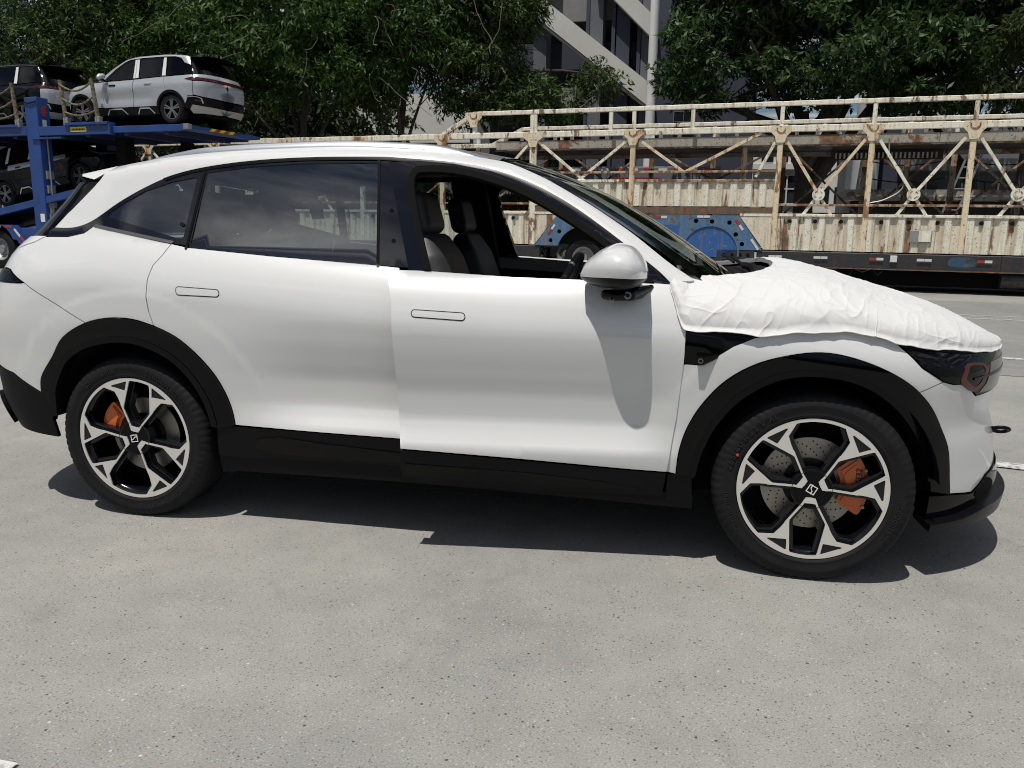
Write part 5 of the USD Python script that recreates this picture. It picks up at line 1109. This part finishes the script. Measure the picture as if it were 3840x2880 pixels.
for a, b in ((-12.75, -11.4), (-15.9, -14.3)): obj('beam_flange', box(a, b, -.06, .2, 3.562, 3.62, .006), BL, carrier)
obj('beam_shelf', box(-13.9, -12.9, -.05, .1, 3.26, 3.30), BL, carrier)
lb = thing('warning_label', 'small yellow warning label on the upper beam of the blue transporter', 'label', (0, CY, 0), ANG)
obj('plate', box(-12.62, -12.12, -.008, -.003, 3.41, 3.52), M['yellow'], lb)
for k in range(9): obj('label_mark', box(-12.58 + .047 * k, -12.55 + .047 * k, -.011, -.008, 3.445, 3.485), M['matte_black'], lb)
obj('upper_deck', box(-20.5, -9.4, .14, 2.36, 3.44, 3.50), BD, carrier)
obj('upper_beam_far', box(-20.5, -9.3, 2.36, 2.46, 3.34, 3.54), BL, carrier)
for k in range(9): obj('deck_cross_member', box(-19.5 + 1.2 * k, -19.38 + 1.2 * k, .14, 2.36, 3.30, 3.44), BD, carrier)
obj('deck_tail', trimesh.convex.convex_hull(np.array([(-9.31, v, z) for v, z in ((.06, 3.53), (.06, 3.38), (2.46, 3.53), (2.46, 3.38))] + [(-9.12, v, z) for v, z in ((.10, 3.50), (.10, 3.42), (2.7, 3.48), (2.7, 3.42))])), BL, carrier)
obj('tail_lamp_box', box(-9.25, -9.10, .03, .16, 3.40, 3.52, .008), M['steel'], carrier)
for k in range(5):
    obj('chevron', trimesh.convex.convex_hull(np.array([(-9.113 + e, .75 + .17 * k + o, z) for e in (0, .008) for o, z in ((0, 3.425), (.17, 3.425), (.10, 3.495), (.27, 3.495))])), M['yellow'] if k % 2 == 0 else M['refl_red'], carrier)
# sloping lower deck
rp = lambda x: 1.50 + (x + 15.2) * .185
for vv_, nm in ((.02, 'ramp_beam'), (2.3, 'ramp_beam_far')): obj(nm, bar((-20, vv_ + .07, rp(-20)), (-11.6, vv_ + .07, rp(-11.6)), .14, .17), BL, carrier)
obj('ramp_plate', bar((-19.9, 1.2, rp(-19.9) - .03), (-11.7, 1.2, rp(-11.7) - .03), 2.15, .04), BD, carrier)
obj('ramp_prop', bar((-13.2, .3, .9), (-12.2, .3, rp(-12.2)), .10), BL, carrier)
obj('rear_prop', box(-11.75, -11.45, .5, .8, .9, 3.3), M['dark'], carrier)
obj('rear_prop', box(-11.0, -10.8, 1.9, 2.2, .9, 3.3), M['dark'], carrier)
obj('chassis', box(-20, -9.8, .25, 2.25, .72, .98), BL, carrier)
obj('side_skirt', box(-14.6, -13.1, .02, .22, .72, 1.08, .01), BL, carrier)
fr = Polygon([(-16.6, 1.15), (-14.85, 1.15), (-14.35, .62), (-14.62, .62), (-14.75, .78)] + arc(-15.45, .55, .62, 22, 158, 12) + [(-16.6, .62)])
obj('mudguard', prism_xz(fr, -.02, .3), BL, carrier)
for x, z, an, c in ((-15.0, 1.11, 0, 'refl_red'), (-14.7, .95, 46, 'refl_white'), (-14.52, .77, 46, 'refl_red'), (-15.4, 1.11, 0, 'refl_white')):
    m = box(-.13, .13, -.003, .003, -.03, .03); obj('reflector', T(T(m, ry=an), (x, -.026, z)), M[c], carrier)
for x in (-15.45, -16.9, -10.9): lorry_wheel(carrier, x, .05, .52, .5)
# rope guards standing on the deck edge
for gi, (xs_, nm) in enumerate((([-12.72, -11.72], 'behind'), ([-15.4, -14.32], 'left'))):
    g = thing('rope_guard', ['two camouflage-wrapped posts with three sagging ropes beside the silver-white car', 'two camouflage-wrapped posts with three sagging ropes beside the black car on the upper deck'][gi], 'rope guard', (0, CY, 0), ANG, 'rope guards on the transporter deck')
    for k, x in enumerate(xs_):
        lean = -.13
        obj('post', tube([(x, .0, 3.60), (x + lean * .3, 0, 3.9), (x + lean, 0, 4.62)], [.055, .05, .042], 8), M['rope'], g, 40)
        obj('post_socket', box(x - .07, x + .07, -.05, .07, 3.56, 3.74, .01), M['steel'], g)
    for z in (3.88, 4.20, 4.52):
        f = (z - 3.6) / 1.02 * -.13; t_ = np.linspace(0, 1, 14)
        r = tube(np.stack([xs_[0] + f + (xs_[1] - xs_[0]) * t_, -.03 + 0 * t_, z - .17 * np.sin(np.pi * t_) * (.6 if z < 4 else 1)], 1), .024 + .006 * np.sin(t_ * 40), 7)
        obj('rope', r, M['rope'], g, 50)

# ------------------------------------------------------------------ buildings, lamp post, other vehicles behind the trailer
bld = thing('stair_building', 'dark grey building with open stairwell and pale diagonal stair parapets behind the trees', 'building', (0, 27, 0))
for x in (-5.4, -3.3, -1.25, -.28, .62): obj('column', box(x - .24, x + .24, .25, 1.3, 0, 14), M['wall_navy'] if x in (-.28,) else M['wall_grey'], bld)
for x in (-1.55, -.62, .30): obj('column_side', box(x - .07, x + .055, .2, 1.5, 0, 14), M['wall_navy'], bld)
def slope(x0, z0, x1, z1, h, y0, y1, m, nm):
    obj(nm, trimesh.convex.convex_hull(np.array([(x, y, z + d) for x, z in ((x0, z0), (x1, z1)) for d in (0, -h) for y in (y0, y1)])), m, bld)
slope(-6.2, 11.62, .92, 6.24, .80, -.15, .22, M['concrete_light'], 'stair_parapet')
slope(-6.2, 10.80, .92, 5.42, .10, -.05, .30, M['concrete_light'], 'parapet_soffit')
slope(-1.3, 10.6, .95, 8.45, .75, -.15, .22, M['concrete_light'], 'stair_parapet')
for z in (2.6, 5.6, 7.2, 8.9, 10.6, 12.2):
    obj('landing', box(-6.2, .6, 1.4, 5, z, z + .22), M['slab_grey'], bld)
    obj('landing_edge', box(-6.2, .6, 1.36, 1.42, z - .05, z + .9), M['slab_grey'] if z != 7.2 else M['wall_navy'], bld)
obj('back_wall', box(-6.2, .9, 5.2, 5.4, 0, 14), M['wall_navy'], bld)
obj('side_wall', box(.86, 4.5, .4, 6, 0, 14), M['wall_navy'], bld)
for x, z in ((2.1, 8.9), (2.1, 7.15), (2.0, 5.1), (4.2, 8.9), (4.2, 7.1)):
    w = obj('window', box(x - .36, x + .36, .36, .42, z - .32, z + .32), M['pane'], bld)
    for a in ((-.37, .37, -.36, -.33), (-.37, .37, .33, .36), (-.37, -.34, -.33, .33), (.34, .37, -.33, .33), (-.012, .012, -.33, .33)): obj('window_frame', box(x + a[0], x + a[1], .34, .43, z + a[2], z + a[3]), M['wall_grey'], bld)
    obj('window_bar', box(x - .34, x + .34, .345, .425, z - .01, z + .01), M['wall_grey'], bld)
wb_ = thing('low_white_building', 'low white building seen between the tree trunks on the left', 'building', (0, 28.5, 0))
obj('wall', box(-34, -6.6, 0, 6, 0, 4.5), M['wall_grey'], wb_)
obj('parapet_band', box(-34, -6.2, -.25, .3, 4.5, 6.35), M['wall_white'], wb_)
for k in range(9):
    x = -31 + 2.8 * k
    obj('window', box(x - .8, x + .8, -.03, .02, 1.2, 3.2), M['pane'], wb_); obj('window_frame', box(x - .02, x + .02, -.05, .03, 1.2, 3.2), M['frame_white'], wb_)
off = thing('white_office', 'pale office building with barred windows seen through the truss', 'building', (0, 27, 0))
obj('wall', box(4.52, 6.35, .3, 8, 0, 5), M['wall_white'], off)
obj('roof_band', box(4.51, 6.45, .1, 8, 3.42, 3.6), M['wall_white'], off)
for x in (5.72,):
    obj('window', box(x - .40, x + .40, .26, .32, 2.25, 3.2), M['pane'], off)
    for a in ((-.45, .45, 2.18, 2.25), (-.45, .45, 3.2, 3.26), (-.025, .025, 2.25, 3.2), (-.45, -.40, 2.25, 3.2), (.40, .45, 2.25, 3.2)): obj('window_frame', box(x + a[0], x + a[1], .22, .30, a[2], a[3]), M['frame_white'], off)
    obj('window_bar', box(x - .40, x + .40, .225, .30, 2.73, 2.77), M['frame_white'], off)
for x in (5.0, 5.5, 6.0): obj('upper_pane', box(x - .2, x + .2, .27, .32, 3.68, 3.95), M['pane'], off)
obj('band', box(4.52, 6.36, .25, .31, 4.1, 5.0), M['wall_grey'], off)
gp = thing('receding_office_wing', 'white office wing with a row of small windows receding behind the tree trunk', 'building', (6.55, 30, 0), -28)
obj('wall', box(0, 3.4, 0, 3, 0, 4.9), M['wall_white'], gp)
for k in range(6):
    for z in (2.3, 3.55): obj('window', box(.25 + .52 * k, .58 + .52 * k, -.03, .02, z, z + .62), M['pane'], gp)
rc = thing('round_column_building', 'grey building with a thick round pale column behind the trailer', 'building', (0, 26.5, 0))
obj('column', T(trimesh.creation.cylinder(.42, 9, sections=32), (8.15, 0, 4.5)), M['column'], rc, 30)
obj('wall', box(7.75, 16, 1.2, 4, 0, 5.2), M['wall_grey'], rc)
obj('pilaster', box(8.85, 9.5, .6, 1.3, 0, 5.2), M['wall_navy'], rc)
obj('canopy', box(9.3, 16, .2, 1.3, 3.35, 3.75), M['slab_grey'], rc)
for k in range(5):
    x = 10.4 + 1.15 * k
    obj('window', box(x - .4, x + .4, 1.16, 1.24, 1.3, 3.0), M['pane'], rc); obj('window_frame', box(x - .03, x + .03, 1.12, 1.25, 1.3, 3.0), M['frame_white'], rc)
lp = thing('lamp_post', 'tall white tapered lamp post between the stair building and the broad-leaved tree', 'lamp post', (1.0, 23.4, 0))
obj('shaft', tube([(0, 0, 0), (0, 0, 9.5)], [.17, .13], 20), M['pole'], lp, 40)
obj('base_plate', T(trimesh.creation.cylinder(.3, .06, sections=20), (0, 0, .03)), M['pole'], lp)
obj('arm', tube([(0, 0, 9.4), (0, -.6, 9.9), (0, -1.6, 10.0)], .05, 10), M['pole'], lp, 40)
obj('lamp_head', box(-.14, .14, -2.2, -1.5, 9.93, 10.06, .03), M['pole'], lp)
pt = thing('flatbed_trailer', 'dark flatbed trailer with chain guards and a ladder parked behind the truss trailer', 'trailer', (0, 21.2, 0), -4)
obj('deck', box(6.6, 14, 0, 2.4, 2.25, 2.4), M['steel'], pt)
obj('deck_edge', box(6.6, 14, -.05, 0, 2.15, 2.45), M['deck_beam'], pt)
for k in range(26): obj('edge_lamp', box(6.9 + .26 * k, 7.03 + .26 * k, -.06, -.05, 2.26, 2.31), M['refl_white'], pt)
for x in (6.9, 9.2, 11.6): obj('guard_post', bar((x, 0, 2.4), (x + .08, 0, 3.35), .06), M['steel'], pt)
for a, b in ((6.95, 9.25), (9.25, 11.65)):
    for z in (2.8, 3.25):
        t_ = np.linspace(0, 1, 10); obj('guard_rope', tube(np.stack([a + (b - a) * t_, 0 * t_, z - .16 * np.sin(np.pi * t_)], 1), .015, 5), M['matte_black'], pt)
for x in (8.9, 9.25): obj('ladder_stile', bar((x, -.15, 1.2), (x + .75, -.15, 3.7), .05), M['steel'], pt)
for k in range(9): obj('ladder_rung', bar((8.92 + .085 * k, -.15, 1.35 + .28 * k), (9.27 + .085 * k, -.15, 1.35 + .28 * k), .035), M['steel'], pt)
obj('chassis', box(6.8, 14, .3, 2.1, 1.0, 2.15), M['chassis'], pt)
for x in (7.6, 9.0, 12.5): lorry_wheel(pt, x, .1, .52)
lo = thing('parked_lorry', 'dark lorry body with red and white reflector strips seen through the left truss bays', 'lorry', (0, 20.6, 0), -4)
obj('body', box(-2.2, 3.2, 0, 2.4, 1.1, 3.05, .03), M['wall_grey'], lo)
for k in range(12): obj('reflector', box(-1.9 + .42 * k, -1.65 + .42 * k, -.01, 0, 2.93, 3.0), M['refl_red'] if k % 2 else M['refl_white'], lo)
for r_ in range(3):
    for k in range(14): obj('red_bottle', T(trimesh.creation.cylinder(.045, .10, sections=8), (.25 + .095 * k, -.06, 2.46 + .115 * r_)), M['refl_red'], lo)
obj('bumper_rail', box(-2.2, 3.2, -.12, -.05, 2.28, 2.34), M['satin_silver'], lo)
for x in (-1.2, .4, 2.2): lorry_wheel(lo, x, .05, .52)
# painted lines on the yard
line('road_line', [(6.3, 10.6), (14, 9.6)], .07, 'upper of two thin worn lines crossing the asphalt behind the bonnet')
line('road_line', [(6.3, 10.05), (14, 9.05)], .07, 'lower of two thin worn lines crossing the asphalt behind the bonnet')
line('road_line', [(5.45, 5.62), (6.9, 5.40)], .12, 'short white dash beside the headlight of the white car')
line('road_line', [(4.0, 1.06), (6.2, .70)], .12, 'white line ending beside the towing eye of the white car')
line('road_line', [(6.9, 15.75), (7.5, 15.66)], .14, 'short white mark just in front of the truss trailer')
line('road_line', [(0.30, -2.561), (0.837, -2.565)], .03, 'worn white patch at the bottom left corner of the picture')
# ------------------------------------------------------------------ trees
def leaves(centres, n, spread, ln, wd, droop, fan, sd, jitter=.35):
    "n leaves per centre on short twigs: kite-shaped, folded along the midrib"
    r = np.random.RandomState(sd); c = np.repeat(centres, n, 0); k = len(c)
    tw = np.repeat(r.randn(len(centres), 3), n, 0); tw[:, 2] = tw[:, 2] * .5 - droop; tw /= np.linalg.norm(tw, axis=1, keepdims=True)
    u = r.rand(k, 1)
    base = c + tw * (u - .3) * spread + r.randn(k, 3) * spread * .10
    d = tw * (1 - fan) + r.randn(k, 3) * fan; d[:, 2] -= droop * .6; d /= np.linalg.norm(d, axis=1, keepdims=True)
    nrm = r.randn(k, 3) * .6 + [0, -.25, .8]; s = np.cross(d, nrm); s /= np.maximum(np.linalg.norm(s, axis=1, keepdims=True), 1e-6); up = np.cross(s, d)
    L_ = ln * (1 + jitter * (r.rand(k, 1) * 2 - 1)); w_ = wd * L_ / ln
    v = np.stack([base, base + d * L_ * .45 + s * w_ * .5 - up * w_ * .12, base + d * L_ - up * L_ * .12, base + d * L_ * .45 - s * w_ * .5 - up * w_ * .12], 1).reshape(-1, 3)
    i = np.arange(k)[:, None] * 4
    f = np.concatenate([i + [[0, 1, 2]], i + [[0, 2, 3]]])
    return v, f
def crown_points(lobes, n, sd, hollow=.35):
    r = np.random.RandomState(sd); lobes = np.array(lobes, float)
    vol = lobes[:, 3] * lobes[:, 4] * lobes[:, 5]; pick = r.choice(len(lobes), n * 3, p=vol / vol.sum())
    d = r.randn(n * 3, 3); d /= np.linalg.norm(d, axis=1, keepdims=True); rad = (hollow ** 3 + (1 - hollow ** 3) * r.rand(n * 3)) ** (1 / 3)
    p = lobes[pick, :3] + d * rad[:, None] * lobes[pick, 3:6]
    keep = meshkit.fbm(p * np.array([.9, .9, 1.1]) + sd, 3, sd) > .44                      # gaps between boughs
    return p[keep][:n]
def tree(name, label, loc, trunk, lobes, nclump, nleaf, ln, wd, droop, fan, material, sd, spread=.5, limbs=7, vines=0):
    t = thing(name, label, 'tree', loc)
    r = np.random.RandomState(sd)
    h, r0 = trunk; w = []
    zs = np.linspace(0, h, 9); ph = r.rand() * 6
    main = np.stack([.18 * np.sin(zs * .7 + ph) * zs / h, .12 * np.cos(zs * .5 + ph) * zs / h, zs], 1)
    w.append(tube(main, r0 * (1 - .55 * zs / h), 10))
    lobes = np.array(lobes, float)
    for k in range(limbs):
        l = lobes[k % len(lobes)]; z0 = h * (.45 + .5 * r.rand()); a = np.array([np.interp(z0, zs, main[:, 0]), np.interp(z0, zs, main[:, 1]), z0])
        b = l[:3] + r.randn(3) * l[3:6] * .4; m = (a + b) / 2 + r.randn(3) * .25 + [0, 0, .2]
        s = np.linspace(0, 1, 8)[:, None]; pts = a * (1 - s) ** 2 + 2 * m * s * (1 - s) + b * s * s
        w.append(tube(pts, r0 * .42 * (1 - .8 * s[:, 0]), 7))
        for q in range(3):
            i = r.randint(3, 7); e = pts[i] + r.randn(3) * l[3:6] * .35; w.append(tube([pts[i], (pts[i] + e) / 2 + r.randn(3) * .08, e], [r0 * .12, r0 * .08, r0 * .03], 5))
    obj('trunk', w[0], M['bark'], t, 50); obj('limbs', cat_(w[1:]), M['bark'], t, 50)
    if vines:
        vs = []
        for k in range(vines):
            l = lobes[r.randint(len(lobes))]; p = l[:3] + np.array([r.randn() * l[3] * .6, -abs(l[4]) * (.85 + .25 * r.rand()), r.randn() * l[5] * .4]); pts = [p]
            dr = r.randn(3) * .3
            for _ in range(9): dr = dr * .75 + r.randn(3) * [.16, .05, .12] + [0, 0, -.05]; pts.append(pts[-1] + dr * .6)
            vs.append(tube(smooth_poly(pts, 3, False), .008, 5))
        obj('bare_vines', cat_(vs), M['vine'], t, 50).SetCustomDataByKey('kind', 'stuff')
    v, f = leaves(crown_points(lobes, nclump, sd), nleaf, spread, ln, wd, droop, fan, sd + 1)
    obj('crown', (v, f, None), material, t)
    return t
A_, B_, C__, D_ = M['leaf_a'], M['leaf_b'], M['leaf_c'], M['leaf_d']
def lob(*a): return list(a)
tree('slender_leaved_tree', 'dark tree with fine leaves above the black car at the far left', (-19.0, 20.5, 0), (6, .22), [(-2.5, 0, 6.8, 2.6, 2.2, 2.4), (1.2, -.4, 6.0, 2.6, 2.2, 2.2), (0, .5, 8.6, 3.2, 2.4, 2.4), (3, 0, 8.2, 2.2, 2, 2.4)], 3600, 13, .17, .055, .25, .55, B_, 11, .55, 10)
tree('slender_leaved_tree', 'dark tree rising directly behind the silver-white car on the deck', (-13.6, 20.8, 0), (6, .2), [(-1.2, 0, 5.6, 2.4, 2, 2.4), (1.6, -.3, 6.2, 2.2, 2, 2.4), (-.4, .4, 8.4, 3.0, 2.2, 2.6)], 3400, 13, .18, .055, .3, .55, A_, 12, .55, 9)
tree('slender_leaved_tree', 'drooping leafy tree with bare vines to the right of the carried cars', (-9.4, 20.0, 0), (5.5, .17), [(-1.0, -.3, 5.9, 1.9, 1.6, 1.5), (1.2, -.4, 6.4, 1.9, 1.6, 1.7), (-.2, .3, 8.0, 2.7, 2.0, 2.6), (2.2, 0, 8.4, 1.8, 1.7, 2.2)], 3300, 13, .19, .055, .45, .45, A_, 13, .6, 9, 8)
tree('slender_leaved_tree', 'two-stemmed willowy tree behind the left end of the truss rail', (-6.3, 20.6, 0), (6.5, .15), [(-.6, -.2, 5.9, 1.6, 1.4, 1.3), (.9, -.3, 6.6, 1.7, 1.5, 1.5), (0, .3, 8.2, 2.4, 1.9, 2.2)], 2700, 13, .19, .052, .5, .45, A_, 14, .6, 8, 5)
tree('slender_leaved_tree', 'dark willowy tree whose low branch crosses the diagonal stair parapet', (-3.6, 20.9, 0), (7, .17), [(-.3, -.2, 5.6, 1.5, 1.3, 1.5), (.9, -.5, 5.0, 1.4, .8, .75), (2.2, -.7, 4.9, 1.2, .6, .6), (-.2, .2, 8.2, 1.7, 1.6, 2.2), (.5, -.4, 7.6, 1.2, 1.2, 1.0), (3.3, -.6, 5.45, .75, .5, .55)], 2300, 13, .19, .055, .4, .5, B_, 15, .55, 11, 4)
tree('broad_leaved_tree', 'large dark broad-leaved tree with a forked trunk over the right half of the trailer', (5.55, 21.4, 0), (4.6, .36), [(-2.6, -.4, 6.1, 1.9, 1.9, 1.5), (.2, -.9, 6.0, 2.3, 2.0, 1.5), (2.8, -.4, 5.8, 2.0, 1.9, 1.5), (-1.6, 0, 8.4, 2.6, 2.3, 2.0), (1.8, .2, 8.5, 2.9, 2.4, 2.2), (-3.4, -.9, 5.0, .9, 1.0, .8), (3.9, 0, 7.6, 1.6, 1.6, 1.6)], 6200, 14, .21, .075, .15, .72, C__, 16, .40, 12)
tree('broad_leaved_tree', 'dark tree filling the gap behind the right end of the trailer', (10.5, 23.0, 0), (5, .25), [(-1.5, 0, 6.5, 2.0, 1.8, 2.2), (1.5, 0, 6.8, 2.4, 1.8, 2.6), (0, .3, 9, 2.8, 2.0, 2.0)], 2800, 13, .21, .07, .2, .65, C__, 17, .45, 8)
tree('feathery_tree', 'yellow-green feathery branch tree at the right edge above the top rail', (10.6, 19.6, 0), (6.5, .12), [(.0, -.2, 6.2, .9, .7, .5), (-.3, -.2, 4.9, .8, .6, .35), (.6, 0, 7.4, 1.0, .8, .6), (1.4, 0, 5.6, .9, .8, .9)], 700, 26, .20, .035, .30, .28, D_, 18, .55, 9)
tree('slender_leaved_tree', 'dark backdrop tree closing the view behind the silver-white car', (-15.5, 25.5, 0), (7, .25), [(-4, 0, 7, 3.5, 2.2, 3.6), (2, 0, 7, 3.5, 2.2, 3.6), (5.5, 0, 6.5, 2.6, 2, 3.2), (0, 0, 10, 4.5, 2.5, 2.5)], 3000, 12, .26, .09, .3, .6, B_, 19, .7, 8)
sh = thing('shrub_row', 'low green shrubs growing behind the left part of the truss trailer', 'shrubs', (0, 21.8, 0), 0, None, 'stuff')
v, f = leaves(crown_points([(-12 + 1.5 * k, 0, 1.6, 1.1, .8, 1.6) for k in range(10)], 1500, 21, .1), 12, .5, .2, .06, .2, .6, 22)
obj('foliage', (v, f, None), A_, sh)
# the yard's far boundary behind the viewer, seen only as the dark horizon in glossy paint
hd = thing('boundary_hedge', 'dark clipped hedge along the yard boundary opposite the trailers', 'hedge', (0, -26, 0), 0, None, 'stuff')
v, f = leaves(crown_points([(-40 + 4 * k, 0, 1.9, 2.6, 1.2, 2.2) for k in range(22)], 2600, 31, .2), 14, .6, .3, .12, .2, .6, 32)
obj('foliage', (v, f, None), B_, hd)
obj('stems', box(-42, 48, -.5, .5, 0, 2.6), M['bark'], hd)
